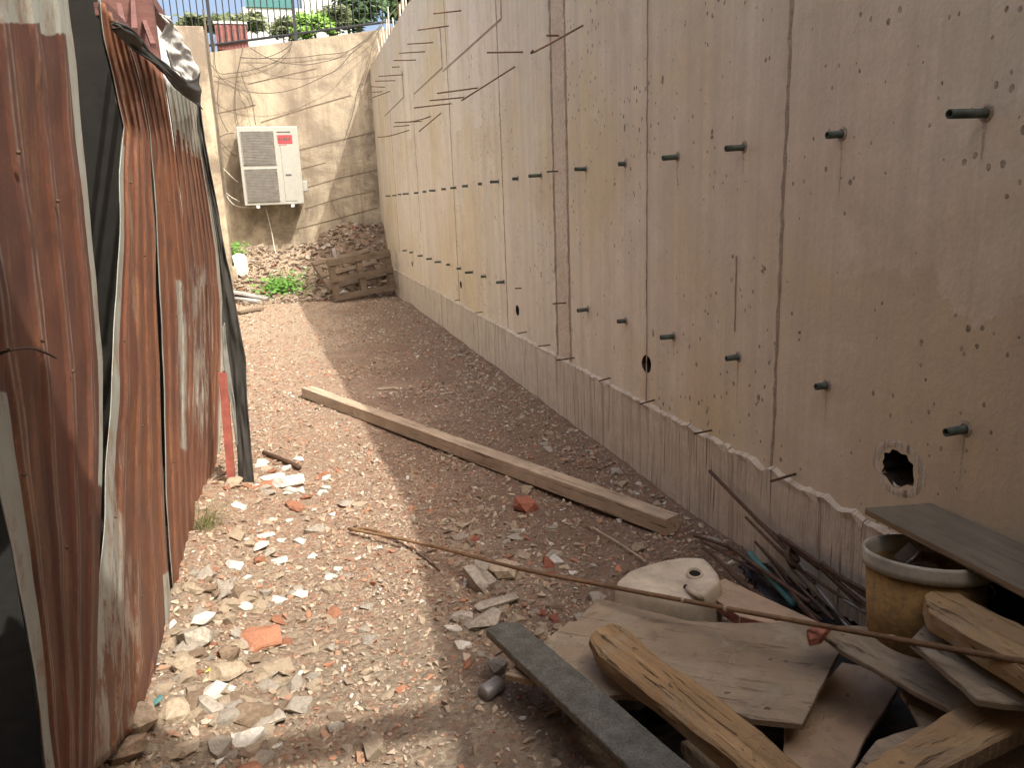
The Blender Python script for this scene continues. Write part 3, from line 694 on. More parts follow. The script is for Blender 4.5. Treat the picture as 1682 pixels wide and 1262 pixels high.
def mark(nm, par, a, b, c, d, dy, mt='blacktext'):
    bm = bmesh.new(); box(bm, (a,YA-dy,c), (b,YA+.01,d)); bobj(nm, bm, M[mt], par)
mark('printed_line', ac, x0+W_*.655, x0+W_*.88, z1-.105, z1-.09, .007)
for i, wd in enumerate((.03,.022,.03,.026,.03)): mark('letter', lab, x0+W_*.675+i*.043, x0+W_*.675+i*.043+wd, z1-.245, z1-.20, .009)
mark('printed_line', ac, x0+W_*.675, x0+W_*.80, z1-.335, z1-.318, .007, 'redlabel')
mark('logo', ac, x0+W_*.73, x0+W_*.83, z0+.51, z0+.54, .011)
bm = bmesh.new(); box(bm, (x1-.005,YA+.1,z0+.22), (x1+.09,YA+.32,z0+.42)); bevel(bm,.02,2); bobj('valve_cover', bm, M['white'], ac)
for fx in (.22,.8):
    bm = bmesh.new(); box(bm, (x0+W_*fx-.03,YA-.02,z0-.05), (x0+W_*fx+.03,YB+.02,z0-.002)); bobj('bracket', bm, M['whitewall'], ac)

# ---------------------------------------------------------------- cables on the far wall
def z4(l): return [(300+x/4.005, y/4.005) for x, y in l]
def z5(l): return [(330+x/3.505, 180+y/3.505) for x, y in l]
CB = [z4([(215,230),(210,400),(240,480),(330,478),(450,460),(600,410),(700,330),(715,280)]), z4([(440,310),(540,370),(640,405),(800,425),(930,405),(1020,380),(1100,330),(1200,260),(1290,180)]),
 z4([(130,370),(200,440),(250,510),(330,570),(450,605),(600,610),(750,580),(900,515),(1020,450),(1120,340),(1240,230),(1330,150)]), z4([(400,300),(370,430),(350,560),(345,700),(365,820)]), z4([(385,480),(410,560),(450,640),(480,820)]),
 z4([(240,500),(230,640),(245,760),(300,870)]), z4([(180,830),(240,920),(330,1015),(360,1020)]), z4([(230,905),(290,880),(340,875)]), z4([(385,375),(500,385),(600,360),(690,310),(720,270)]), z4([(390,380),(720,380),(900,360),(1100,330),(1260,200)]),
 z4([(1240,430),(1290,300),(1290,180),(1360,100),(1440,20)]), z4([(1180,560),(1225,420),(1240,330),(1290,200),(1400,60)]), z4([(130,480),(300,530),(420,600),(470,700)]), z4([(1060,930),(1110,780),(1150,600),(1200,470),(1215,400)])]
for i, l in enumerate(CB):
    pts = [P(x, y, 1, YB-.05-.1*(i%3)) for x, y in l]
    bm = bmesh.new(); tube(bm, crom(pts), .0075 if i < 10 else .006, 5)
    tag(bobj('loose_cable', bm, M['cable'], smooth=True), 'thin dark cable looping loosely across the far wall', 'cable', 'loose dark cables on the far wall')
WC = [z5([(40,20),(60,210),(90,340),(130,460),(170,530),(220,560),(320,562)]), z5([(60,90),(110,300),(160,370),(215,420)]), z5([(60,330),(110,440),(170,500),(225,530)])]
for i, l in enumerate(WC):
    pts = [P(x, y, 1, YB-.15-.05*i) for x, y in l]
    bm = bmesh.new(); tube(bm, crom(pts), .014 if i == 0 else .009, 6)
    tag(bobj('pale_hose', bm, M['cablew'], smooth=True), 'pale hose running down to the air conditioner from the left pillar', 'hose', 'pale hoses left of the air conditioner')
bm = bmesh.new(); tube(bm, crom([P(437,343,1,YB-.2), P(447,385,1,YB-.15), P(452,412,1,YB-.3), P(463,450,1,YB-.7), P(476,482,1,14.3)]), .009, 6)
tag(bobj('drain_hose', bm, M['cablew'], smooth=True), 'thin pale drain hose dropping from the air conditioner to the rubble heap', 'hose')
bm = bmesh.new(); x = P(352,120,1,YB-.05).x; tube(bm, [(x,YB-.9,4.9),(x,YB-.9,1.9)], .02, 6)
tag(bobj('conduit', bm, M['cable']), 'dark upright conduit against the pale pillar', 'pipe')

# ---------------------------------------------------------------- rocks
def rockmesh(n=16, sx=1., sy=.8, sz=.6, rough=.05, sub=1, boxy=.5):
    bm = bmesh.new()
    for _ in range(n):
        v = Vector((random.gauss(0,1),random.gauss(0,1),random.gauss(0,1))).normalized()
        m = max(abs(v.x),abs(v.y),abs(v.z)); v = v*(1-boxy)+v/m*boxy*.8
        v *= random.uniform(.85,1.1)
        bm.verts.new((v.x*sx*.5, v.y*sy*.5, v.z*sz*.5))
    r = bmesh.ops.convex_hull(bm, input=bm.verts[:])
    bmesh.ops.delete(bm, geom=[g for g in r['geom_interior'] if isinstance(g, bmesh.types.BMVert)], context='VERTS')
    if sub:
        bmesh.ops.triangulate(bm, faces=bm.faces[:])
        bmesh.ops.subdivide_edges(bm, edges=bm.edges[:], cuts=sub, use_grid_fill=True)
        o = random.uniform(0,50)
        for v in bm.verts:
            v.co *= 1+rough*noise.noise(v.co*4/max(sx,.01)+Vector((o,0,0)))+rough*.6*noise.noise(v.co*11/max(sx,.01)+Vector((0,o,0)))
    bmesh.ops.recalc_face_normals(bm, faces=bm.faces[:])
    me = bpy.data.meshes.new('rock'); bm.to_mesh(me); bm.free(); return me
def rock(name, px, py, wpx, ratio, mat, label, cat, sz=.55, rz=None, sink=.25, n=16, sub=2, group=None, boxy=.5, tilt=.15):
    p = at(px, py); d = (p-E0).dot(RW @ Vector((0,0,1))); wd = wpx*d/F
    me = rockmesh(n, wd, wd*ratio, wd*sz, .09, sub, boxy); me.materials.append(M[mat])
    o = bpy.data.objects.new(name, me); C.objects.link(o)
    o.location = (p.x, p.y+wd*ratio*.1, p.z+wd*sz*(.5-sink)); o.rotation_euler = (random.uniform(-tilt,tilt), random.uniform(-tilt,tilt), rz if rz is not None else random.uniform(-.6,.6))
    return tag(o, label, cat, group)
rock('concrete_slab', 472, 800, 66, .55, 's_white', 'large flat whitish slab by the foot of the dark tarpaulin', 'rubble', .38, .1, .2, 22, boxy=.7)
rock('concrete_slab', 448, 787, 48, .5, 's_white', 'thin pale slab tucked behind the large whitish slab', 'rubble', .2, .2, .2, 20, boxy=.8)
rock('concrete_block', 322, 1062, 70, .8, 's_grey', 'rough grey concrete block against the foot of the middle rusty sheet', 'rubble', .75, .2, .25, 20, boxy=.6)
rock('brick_lump', 425, 1062, 88, .9, 's_brick', 'largest crumbled orange brick lump in the sunlit rubble', 'brick', .4, .5, .3, 26)
rock('plaster_lump', 410, 1225, 66, .8, 's_white', 'bright white plaster lump at the edge of the bottom shadow band', 'rubble', .6, .1, .25, 18)
rock('plaster_shard', 345, 1030, 62, .5, 's_white', 'flat white plaster shard on top of the grey concrete block', 'rubble', .25, .1, -.4, 12, boxy=.6)
rock('plaster_shard', 457, 990, 38, .55, 's_white', 'lone bright white tile shard in the middle of the sunlit gravel', 'rubble', .3, -.3, .2, 16, boxy=.8)
rock('rubble_stone', 222, 1205, 82, .9, 's_beige', 'big beige rubble lump at the foot of the buckled sheet', 'rubble', .7, .3)
rock('rubble_stone', 286, 1185, 58, .9, 's_beige', 'squarish beige lump right of the big beige lump', 'rubble', .8, .6, boxy=.7)
rock('rubble_stone', 342, 1172, 62, .7, 's_grey', 'grey and white broken concrete lump above the white plaster lump', 'rubble', .6, -.5)
rock('rubble_stone', 372, 1118, 86, .5, 's_beige', 'long beige stone lying slantwise below the orange brick lump', 'rubble', .5, .6)
rock('rubble_stone', 375, 1085, 44, .8, 's_brown', 'round brown clod beside the yellow scrap', 'rubble', .8)
rock('rubble_stone', 400, 1185, 70, .8, 's_brown', 'brown clod just left of the white plaster lump', 'rubble', .6)
rock('rubble_stone', 200, 1250, 90, .8, 's_brown', 'brown lump in the shadow at the bottom left corner of the rubble', 'rubble', .6)
rock('rubble_stone', 300, 1105, 50, .8, 's_beige', 'beige lump directly below the grey concrete block', 'rubble', .8)
rock('rubble_stone', 450, 1195, 50, .8, 's_grey', 'grey stone right of the white plaster lump', 'rubble', .6)
rock('rubble_stone', 786, 968, 72, .8, 's_grey', 'blocky grey stone in shade left of the white plastic can', 'rubble', .75, .3, boxy=.6)
rock('rubble_stone', 835, 948, 75, .6, 's_beige', 'beige slab of stone leaning behind the blocky grey stone', 'rubble', .5, -.5)
rock('rubble_stone', 818, 1000, 108, .35, 's_grey', 'long flat grey slab behind the tip of the dark plank', 'rubble', .25, .25, boxy=.8)
rock('rubble_stone', 800, 1030, 70, .6, 's_grey', 'grey wedge of concrete at the tip of the dark plank', 'rubble', .45, .4)
rock('rubble_stone', 755, 1020, 56, .7, 's_grey', 'pale grey stone at the shadow line left of the dark plank', 'rubble', .35, .2)
rock('rubble_stone', 822, 1105, 42, .8, 's_grey', 'small grey cube of concrete under the dark plank', 'rubble', .9, .2, boxy=.8)
rock('plaster_shard', 762, 1068, 30, .8, 's_white', 'small white cube at the shadow line by the dark plank', 'rubble', .9, .3, boxy=.8)
rock('brick_shard', 768, 1098, 26, .5, 's_brick', 'little orange brick shard at the shadow line by the dark plank', 'brick', .6, .8)
rock('brick_lump', 866, 838, 50, .7, 's_red', 'dull red brick lump in front of the long timber beam', 'brick', .65, .1)
rock('brick_shard', 645+0, 640, 0.1+58, .5, 's_beige', 'flat dusty stone in shade beyond the long timber beam', 'rubble', .2, .1)
rock('standing_stone', 397, 455, 28, .6, 's_white', 'upright pale boulder at the left of the far rubble heap', 'boulder', 1.7, .2, .1, tilt=.05)
rock('standing_stone', 383, 462, 22, .7, 's_beige', 'tan boulder left of the upright pale boulder', 'boulder', 1.6, .1, .2, tilt=.05)
rock('rubble_stone', 745, 1038, 44, .45, 's_white', 'crumpled pale strip of debris in the shadow edge', 'rubble', .35, -.7)

protos = {}
for k_ in ('s_beige','s_grey','s_white','s_brick','s_red','s_brown'):
    protos[k_] = []
    for _ in range(8):
        me = rockmesh(13, 1., random.uniform(.6,.95), random.uniform(.3,.7) if k_ not in ('s_white','s_brick') else random.uniform(.22,.5), .1, 1, random.choice((.4,.6,.75))); me.materials.append(M[k_]); protos[k_].append(me)
KIND = {'s_beige':('rubble_stone','angular beige stone','rubble'), 's_grey':('concrete_chunk','broken grey concrete chunk','rubble'), 's_white':('plaster_chip','chip of bright white plaster','rubble'), 's_brick':('brick_chip','orange brick chip','brick'), 's_red':('red_brick_chip','dark red brick chip','brick'), 's_brown':('earth_clod','brown clod of earth','clod')}
def strew(k_, x, y, s, where, grp):
    o = bpy.data.objects.new(KIND[k_][0], random.choice(protos[k_])); C.objects.link(o)
    o.location = (x, y, ter(x,y)+s*.05); o.scale = (s,s,s); o.rotation_euler = (random.uniform(-.25,.25), random.uniform(-.25,.25), random.uniform(0,6.3))
    tag(o, KIND[k_][1]+' '+where, KIND[k_][2], KIND[k_][1]+'s '+grp)
def pick(ws): 
    r = random.random()*sum(w_ for _, w_ in ws)
    for k_, w_ in ws:
        r -= w_
        if r <= 0: return k_
    return ws[0][0]
ZONES = [
 (185, (-.62,.25), (1.9,3.2), (.03,.13), [('s_beige',6),('s_grey',3),('s_brown',2),('s_white',.5),('s_brick',.5)], 'in the sunlit rubble at the foot of the rusty sheets', 'at the foot of the rusty sheets', -.45),
 (100, (-.6,.3), (3.0,4.9), (.035,.13), [('s_white',3.5),('s_brick',4),('s_beige',4),('s_grey',2)], 'in the sunny patch below the dark tarpaulin', 'below the dark tarpaulin', -.3),
 (125, (.35,1.3), (2.2,3.8), (.03,.11), [('s_grey',3),('s_beige',3),('s_brown',3),('s_white',.6),('s_red',.8)], 'in the shade between the beam and the board heap', 'between the beam and the board heap', .8),
 (70, (1.25,1.74), (2.6,9.), (.035,.1), [('s_grey',4),('s_beige',3),('s_brown',2)], 'along the foot of the retaining wall', 'along the retaining wall', 1.6),
 (60, (-.9,1.7), (14.1,15.4), (.08,.24), [('s_grey',3),('s_beige',2),('s_brown',5)], 'on the rubble heap below the far wall', 'on the far rubble heap', .6)]
for n, xr, yr, sr, ws, where, grp, ctr in ZONES:
    c = 0
    while c < n:
        x = random.triangular(xr[0], xr[1], ctr); y = random.uniform(*yr)
        strew(pick(ws), x, y, random.uniform(*sr)*random.uniform(.7,1.15), where, grp); c += 1

for _ in range(34):
    px, py = random.uniform(1180,1660), random.uniform(1000,1262); p = G(px,py,.06)
    if p.x > 1.7: continue
    strew(pick([('s_grey',3),('s_beige',3),('s_brown',3)]), p.x, p.y, random.uniform(.03,.08), 'wedged between the boards of the heap', 'wedged in the board heap')
# gravel: uncountable chips, one object
T = []
for _ in range(14):
    me = rockmesh(8, 1., random.uniform(.55,.95), random.uniform(.3,.6), 0, 0, .5)
    T.append((np.array([v.co[:] for v in me.vertices]), [list(p.vertices) for p in me.polygons])); bpy.data.meshes.remove(me)
def gravel(n, xr, yr, sr, name='gravel', pw=1., fn=None, mat='gravel', seed=3):
    VV = []; FF = []; o_ = 0; rg = np.random.default_rng(seed)
    for i in range(n):
        y = yr[0]+(yr[1]-yr[0])*rg.random()**pw; x = rg.uniform(*xr)
        if fn and not fn(x, y): continue
        s = sr[0]+(sr[1]-sr[0])*rg.random()**3
        v, f = T[rg.integers(14)]
        a, b, c = rg.uniform(-.5,.5), rg.uniform(-.5,.5), rg.uniform(0,6.3)
        R = np.array(Matrix.Rotation(c,3,'Z') @ Matrix.Rotation(a,3,'X') @ Matrix.Rotation(b,3,'Y'))
        VV.append((v @ R.T)*s+np.array([x,y,ter(x,y)+s*.1])); FF += [[k_+o_ for k_ in q] for q in f]; o_ += len(v)
    VV = np.concatenate(VV)
    return tag(mobj(name, VV.tolist(), FF, M[mat]), 'loose brick and stone gravel covering the alley floor', 'gravel', kind='stuff')
def dens(x, y):
    return random.random() < .72+.9*noise.noise((x*1.1, y*1.1, 4))+.5*noise.noise((x*4, y*4, 8))+.45*sm(1.2,1.7,x)+.5*sm(-.05,-.5,x)
gravel(60000, (-.75,1.75), (1.5,6.5), (.005,.026), pw=1.25, fn=dens)
gravel(9000, (-.75,1.75), (1.5,6.5), (.02,.055), pw=1.1, fn=dens, seed=9)
gravel(22000, (-1.15,1.75), (6.2,14.4), (.014,.055), pw=1.1, fn=dens)
tag(gravel(3400, (-1.3,1.75), (13.8,15.55), (.04,.2), 'rubble_heap', mat='heap'), 'heap of stones and broken concrete against the far wall', 'rubble heap')

# ---------------------------------------------------------------- boards, beam, heap
def board(name, pix, zfun, thick, mat, grain, label, cat, edge=None, bev=.003, parent=None, sub=0, disp=0., jag=.55):
    """a flat board: its top face is the pixel outline laid on the sloping plane z = zfun"""
    z0, sx, sy = zfun; n = Vector((-sx,-sy,1)).normalized()
    def pp(x, y): return PL(x, y, (-sx,-sy,1), z0)
    if jag:
        q_ = []
        for (x0_, y0_), (x1_, y1_) in zip(pix, pix[1:]+pix[:1]):
            L_ = math.hypot(x1_-x0_, y1_-y0_); m_ = max(1, int(L_/14)); q_.append((x0_, y0_))
            for t in range(1, m_):
                o_ = random.uniform(-jag, jag)*(1 if random.random() < .8 else 2.2)
                q_.append((x0_+(x1_-x0_)*t/m_-(y1_-y0_)/L_*o_, y0_+(y1_-y0_)*t/m_+(x1_-x0_)/L_*o_))
        pix = q_
    top = [pp(*p) for p in pix]; g = (pp(*grain[1])-pp(*grain[0])).normalized(); s = n.cross(g).normalized()
    c = sum(top, Vector())/len(top)
    Mx = Matrix((g, s, n)).transposed().to_4x4(); Mx.translation = c; inv = Mx.inverted()
    bm = bmesh.new(); a = [bm.verts.new(inv @ p) for p in top]; b = [bm.verts.new((inv @ p)-Vector((0,0,thick))) for p in top]
    f1 = bm.faces.new(a); bm.faces.new(b[::-1])
    for i in range(len(a)):
        f = bm.faces.new((a[i], b[i], b[(i+1)%len(a)], a[(i+1)%len(a)])); f.material_index = 1 if edge else 0
    bmesh.ops.recalc_face_normals(bm, faces=bm.faces[:])
    if bev: bmesh.ops.bevel(bm, geom=bm.edges[:], offset=bev, segments=1, affect='EDGES')
    if sub:
        bmesh.ops.triangulate(bm, faces=bm.faces[:])
        for _ in range(sub):
            bmesh.ops.subdivide_edges(bm, edges=[e for e in bm.edges if e.calc_length() > .035], cuts=1)
        bmesh.ops.triangulate(bm, faces=bm.faces[:])
        for v in bm.verts: v.co += Vector((0, disp*noise.noise((v.co.x*9, v.co.y*60, v.co.z*40)), disp*noise.noise((v.co.x*7+9, v.co.y*70, v.co.z*40))))
    o = bobj(name, bm, [mat, edge] if edge else mat, parent, M=Mx)
    if label: tag(o, label, cat)
    return o
# long timber beam
a = at(497,655); b = at(1095,885); a.z = .012; b.z = .04
d = (b-a).normalized(); u = Vector((0,0,1)); s = d.cross(u).normalized(); L_ = (b-a).length
Mx = Matrix((d, s, u)).transposed().to_4x4(); Mx.translation = a
bm = bmesh.new(); n = 24; R_ = []
for i in range(n+1):
    x = L_*i/n; R_.append([bm.verts.new((x, yy_+.002*noise.noise((x*3,yy_*9,zz_)), zz_+.002*noise.noise((x*3,1,zz_*9)))) for yy_, zz_ in ((0,.002),(0,.083),(.005,.088),(-.083,.088),(-.088,.083),(-.088,.002))][:0] or [bm.verts.new((x, q[0]+.004*noise.noise((x*2.2,q[0]*40,q[1]*30))+.006*noise.noise((x*.9,3,1)), q[1])) for q in ((.0,.0),(.0,.078),(-.004,.082),(-.088,.082),(-.092,.078),(-.092,.0))])
for q, s_ in zip(R_, R_[1:]):
    for i in range(6): bm.faces.new((q[i], q[(i+1)%6], s_[(i+1)%6], s_[i]))
bm.faces.new(R_[0][::-1]); bm.faces.new(R_[-1])
tag(bobj('timber_beam', bm, M['timber'], M=Mx), 'long square pale timber beam lying across the gravel into the shade', 'beam')
# heap
board('plywood_sheet', [(982,984),(1005,988),(1130,1020),(1200,1024),(1335,1022),(1383,1062),(1318,1190),(1235,1181),(1130,1151),(1020,1141),(992,1144),(828,1108),(855,1085),(935,1020),(945,1022)], (.115,.09,0), .02, M['ply'], ((830,1108),(1320,1188)), 'large dusty plywood sheet with snapped corners on the board heap', 'plywood', M['plankedge'], .002)
board('chipboard_panel', [(1383,1088),(1420,1095),(1476,1130),(1455,1165),(1420,1215),(1385,1290),(1285,1290),(1288,1192),(1330,1150)], (.13,.0,0), .022, M['pink'], ((1383,1090),(1300,1262)), 'pinkish chipboard panel with a broken dark edge under the plywood', 'panel', M['s_brown'])
board('dark_plank', [(797,1034),(822,1022),(852,1022),(990,1135),(1195,1310),(1085,1310),(960,1190)], (.19,.03,0), .028, M['darkboard'], ((800,1030),(1100,1280)), 'narrow mottled dark grey plank lying over the left edge of the heap', 'plank', M['slate'])
board('rotten_timber', [(967,1046),(982,1029),(1005,1024),(1032,1036),(1100,1090),(1200,1160),(1320,1258),(1400,1330),(1240,1330),(1212,1255),(1150,1205),(1085,1150),(985,1075)], (.255,.05,0), .06, M['rotten'], ((980,1040),(1290,1280)), 'weathered splintered yellow timber lying on the plywood', 'timber', None, .006, sub=5, disp=.011)
board('short_plank', [(1118,1218),(1150,1205),(1260,1310),(1150,1310)], (.10,0,0), .03, M['greyply'], ((1130,1215),(1200,1290)), 'pale plank end poking out under the splintered timber', 'plank')
board('grey_board', [(1338,1031),(1352,1026),(1452,1030),(1614,1146),(1566,1170),(1380,1067)], (.30,.03,.0), .018, M['greyply'], ((1340,1030),(1590,1150)), 'grey dusty board between the plywood and the yellow bucket', 'board', jag=1.)
board('broken_board', [(1478,1136),(1522,1150),(1575,1172),(1520,1210),(1460,1275),(1395,1275),(1440,1215),(1512,1192),(1500,1170)], (.27,.0,.0), .016, M['greyply'], ((1480,1140),(1560,1175)), 'short broken board below the grey dusty board beside the black gap', 'board', jag=1.4)
board('worn_board', [(1494,1052),(1530,1014),(1740,1132),(1740,1166),(1640,1154),(1606,1149)], (.45,.0,0), .02, M['greyply'], ((1520,1030),(1700,1120)), 'brown worn board in front of the yellow bucket below the cane', 'board', jag=.8)
board('thick_plank', [(1360,1310),(1430,1250),(1560,1168),(1628,1130),(1740,1118),(1740,1168),(1682,1196),(1545,1264),(1480,1310)], (.37,.0,0), .05, M['yellow'], ((1420,1262),(1690,1130)), 'thick pale plank in the bottom right corner of the photo', 'plank', M['s_brown'], .004, sub=3, disp=.004)
board('split_timber', [(1518,977),(1534,968),(1548,962),(1640,1007),(1740,1056),(1740,1142),(1630,1068),(1527,1003)], (.535,.0,0), .055, M['yellow'], ((1530,985),(1700,1075)), 'yellow split timber slanting in front of the bucket', 'timber', None, .003, sub=4, disp=.007)
board('splinter', [(1600,1058),(1690,1112),(1740,1140),(1740,1150),(1680,1122),(1596,1066)], (.47,.0,0), .02, M['rotten'], ((1600,1060),(1700,1120)), 'dark splinter of wood lying under the yellow split timber', 'splinter')
board('roof_tile', [(1585,1290),(1645,1238),(1690,1215),(1690,1300)], (.16,0,0), .03, M['terracotta'], ((1600,1270),(1690,1220)), 'terracotta tile under the thick plank at the bottom right', 'tile')
board('roof_tile', [(1500,1310),(1575,1262),(1640,1240),(1590,1310)], (.12,0,0), .03, M['terracotta'], ((1600,1270),(1690,1220)), 'second terracotta tile half hidden under the thick plank', 'tile')
board('plaster_slab', [(1158,972),(1172,958),(1190,950),(1262,984),(1345,1022),(1290,1030),(1215,1012)], (.20,.0,0), .045, M['pink'], ((1165,965),(1335,1022)), 'tan wedge of board with a red broken end beside the plastic can', 'board', M['s_red'], jag=0)
board('brick_bit', [(1325,1034),(1345,1022),(1366,1026),(1350,1046),(1330,1050)], (.36,0,0), .025, M['s_red'], ((1330,1040),(1360,1026)), 'small rusty red brick bit at the corner of the plywood', 'brick')
a, b, c, e = (G(1420,834,.625), G(1730,994,.625), P(1730,938,0,1.785), P(1468,822,0,1.785))
# plank along the wall on top of the bucket
d = (b-a).normalized(); s = Vector((1,0,-.02)); s = (s-d*s.dot(d)).normalized(); u = d.cross(s); u = u if u.z > 0 else -u
Mx = Matrix((d, u.cross(d), u)).transposed().to_4x4(); Mx.translation = a
wd = (1.785-a.x)/abs(s.x); sg = 1 if (u.cross(d)).x > 0 else -1
bm = bmesh.new(); L2 = (b-a).length+.3
vs = [(-.0,0),( .03,sg*wd*.99),(L2,sg*(1.785-b.x)),(L2,0)]
A = [bm.verts.new((x,y,0)) for x,y in vs]; B = [bm.verts.new((x,y,-.022)) for x,y in vs]
bm.faces.new(A); bm.faces.new(B[::-1])
for i in range(4): bm.faces.new((A[i],B[i],B[(i+1)%4],A[(i+1)%4])).material_index = 1
bevel(bm,.003)
tag(bobj('wall_plank', bm, [M['slate'], M['plankedge']], M=Mx), 'grey weathered plank laid on the bucket along the retaining wall', 'plank')

# bucket
bx, by, zr, rr = 1.60, 1.55, .575, .16
nb = Vector((.5*math.sin(.14), .87*math.sin(.14), math.cos(.14))); Mb = nb.to_track_quat('Z','Y').to_matrix().to_4x4(); Mb.translation = (bx,by,zr)
bk = empty('plastic_bucket', (bx,by,zr-.38), 'yellow stained plastic bucket with a white rim against the wall', 'bucket')
bm = bmesh.new(); lathe(bm, [(.0,-.318),(rr*.86,-.32),(rr*.95,-.045),(rr*.92,-.045),(rr*.84,-.2),(0,-.2)], 44, Mb); bobj('body', bm, M['bucket'], bk, True)
bm = bmesh.new(); lathe(bm, [(rr*.95,-.046),(rr*1.0,-.045),(rr*1.012,-.028),(rr*1.006,-.026),(rr*1.015,-.008),(rr*1.0,0),(rr*.965,0),(rr*.955,-.012),(rr*.93,-.06)], 44, Mb); bobj('rim', bm, M['rim'], bk, True)
bm = bmesh.new(); ua = Mb.to_3x3().inverted() @ Vector((.72,-.69,0)); a0 = math.atan2(-.69,-.72)
pts = [Mb @ Vector((rr*1.02*math.cos(t), rr*1.02*math.sin(t), -.05-.10*math.sin((t-a0+1.45)/2.9*math.pi))) for t in np.linspace(a0-1.45, a0+1.45, 26)]
tube(bm, pts, .0026, 6); bobj('handle', bm, M['cablew'], bk, True)
bm = bmesh.new(); Mo = Matrix.Translation((bx-.02,by+.03,zr-.035)) @ Matrix.Rotation(.5,4,'Z') @ Matrix.Rotation(.6,4,'X'); box(bm, (-.055,-.002,-.06), (.03,.002,.03), M=Mo); box(bm, (.03,-.002,-.05), (.034,.035,.02), M=Mo)
tag(bobj('metal_offcut', bm, M['steel']), 'grey metal offcut standing inside the bucket', 'scrap')
me = rockmesh(14,.2,.2,.1,.1,2); me.materials.append(M['s_brown']); o = bpy.data.objects.new('dirt_lump', me); o.location = (bx-.01,by+.01,zr-.10); o.scale = (1.25,1.2,1.2); C.objects.link(o)
tag(o, 'dark dirt lump filling the bucket', 'dirt')

# plastic can lying on its side
jc = at(1092,1000); jr = empty('jerry_can', (jc.x,jc.y,0), 'dusty white plastic can lying on its side behind the plywood', 'can')
top = [G(x,y,.235) for x, y in ((1004,966),(1072,980),(1146,994),(1187,962),(1182,944),(1160,918),(1120,920),(1076,927),(1030,941))]
cj = sum(top, Vector())/len(top); bm = bmesh.new(); L = []
for z, k2, dz in ((.0,.93,0.),(.02,1.0,0.),(.09,1.03,0.),(.205,1.01,0.),(.238,.94,0.),(.242,.62,-.014),(.24,.25,-.02)):
    L.append([bm.verts.new((cj.x+(p.x-cj.x)*k2, cj.y+(p.y-cj.y)*k2, jc.z+z+dz+(.008*noise.noise((p.x*6,p.y*6,z*9))))) for p in top])
n = len(top)
for q, s_ in zip(L, L[1:]):
    for i in range(n): bm.faces.new((q[i], q[(i+1)%n], s_[(i+1)%n], s_[i]))
bm.faces.new(L[0][::-1]); bm.faces.new(L[-1])
body = bobj('body', bm, M['jug'], jr, True)
ca = body.data.attributes.new('crease_edge', 'FLOAT', 'EDGE'); ca.data.foreach_set('value', [.38]*len(body.data.edges))
sb = body.modifiers.new('round', 'SUBSURF'); sb.levels = 2; sb.render_levels = 2
cp = G(1141,946,.232); q_ = Vector((-.12,-.25,1)).to_track_quat('Z','Y').to_matrix().to_4x4(); q_.translation = cp+Vector((0,0,.0))
bm = bmesh.new(); lathe(bm, [(.034,-.02),(.03,.008),(.027,.016),(.022,.016),(.021,-.012),(0,-.012)], 24, q_)
bobj('spout', bm, M['jug'], jr, True)
bm = bmesh.new(); lathe(bm, [(.0212,.006),(0,.005)], 24, q_); bobj('spout_shade', bm, M['dark'], jr)  # black disc stands in for the shade inside the spout
bm = bmesh.new(); tube(bm, crom([G(1126,964,.20), G(1134,970,.256), G(1148,980,.256), G(1157,987,.20)]), .011, 10); bobj('grip', bm, M['jug'], jr, True)
bm = bmesh.new(); tube(bm, crom([G(1124,963,.238), G(1140,975,.242), G(1154,986,.236)]), [.003]+[.009]*11+[.003], 10); bobj('grip_shade', bm, M['dark'], jr, True)  # black tube paints the shade beneath the grip

# rods
def wp(px, py, dz):
    p = at(px, py, dz)
    return p if p.x < 1.70 else P(px, py, 0, 1.715)
def rod(name, pts, r, mat, label, cat, group=None, sm_=True):
    bm = bmesh.new(); tube(bm, crom(pts), r, 7); return tag(bobj(name, bm, M[mat], smooth=True), label, cat, group)
cane = [at(572,869,.03), G(700,895,.05), G(850,934,.16), G(1005,965,.275), G(1160,994,.33), G(1330,1025,.385), G(1425,1042,.435), G(1500,1056,.478), G(1740,1098,.56)]
cn = rod('bamboo_cane', cane, .0078, 'cane', 'long thin brown cane with pale joints reaching across the heap', 'cane')
for px, py, z in ((1062,976,.297),(1122,987,.318),(1192,1000,.34),(1275,1015,.361),(1465,1049,.458),(1660,1084,.533)):
    p = G(px,py,z); bm = bmesh.new(); d = (G(px+10,py+2,z)-p).normalized(); tube(bm, [p-d*.006,p,p+d*.006], [.0082,.0098,.0082], 7); bobj('joint', bm, M['canejoint'], cn)
rod('rusty_rod', [at(612,874,.012),at(650,888,.012),at(690,912,.012),at(722,938,.01)], .004, 'rebar', 'thin rusty rod branching from the tip of the cane', 'rod')
rod('rusty_rod', [at(575,872,.012),at(598,868,.02),at(640,880,.02)], .007, 'cane', 'short bent stick crossing the tip of the cane', 'stick')
rod('charred_stick', [at(434,744,.02),at(465,756,.025),at(492,768,.02)], .016, 'rebar', 'charred stick lying above the large whitish slab', 'stick')
rod('thin_stick', [at(975,868,.02),at(1020,895,.02),at(1060,922,.02)], .004, 'canejoint', 'thin pale stick pointing at the end of the beam', 'stick')
rod('rusty_rod', [P(1166,774,0,1.735), P(1232,842,0,1.73), P(1310,922,0,1.715)], .0085, 'rebar', 'rusty rod standing tallest against the combed footing', 'rod')
rod('rusty_rod', [P(1240,850,0,1.745), P(1280,884,0,1.735), P(1345,935,0,1.72)], .006, 'rebar', 'thinner rusty rod just behind the tallest rod', 'rod')
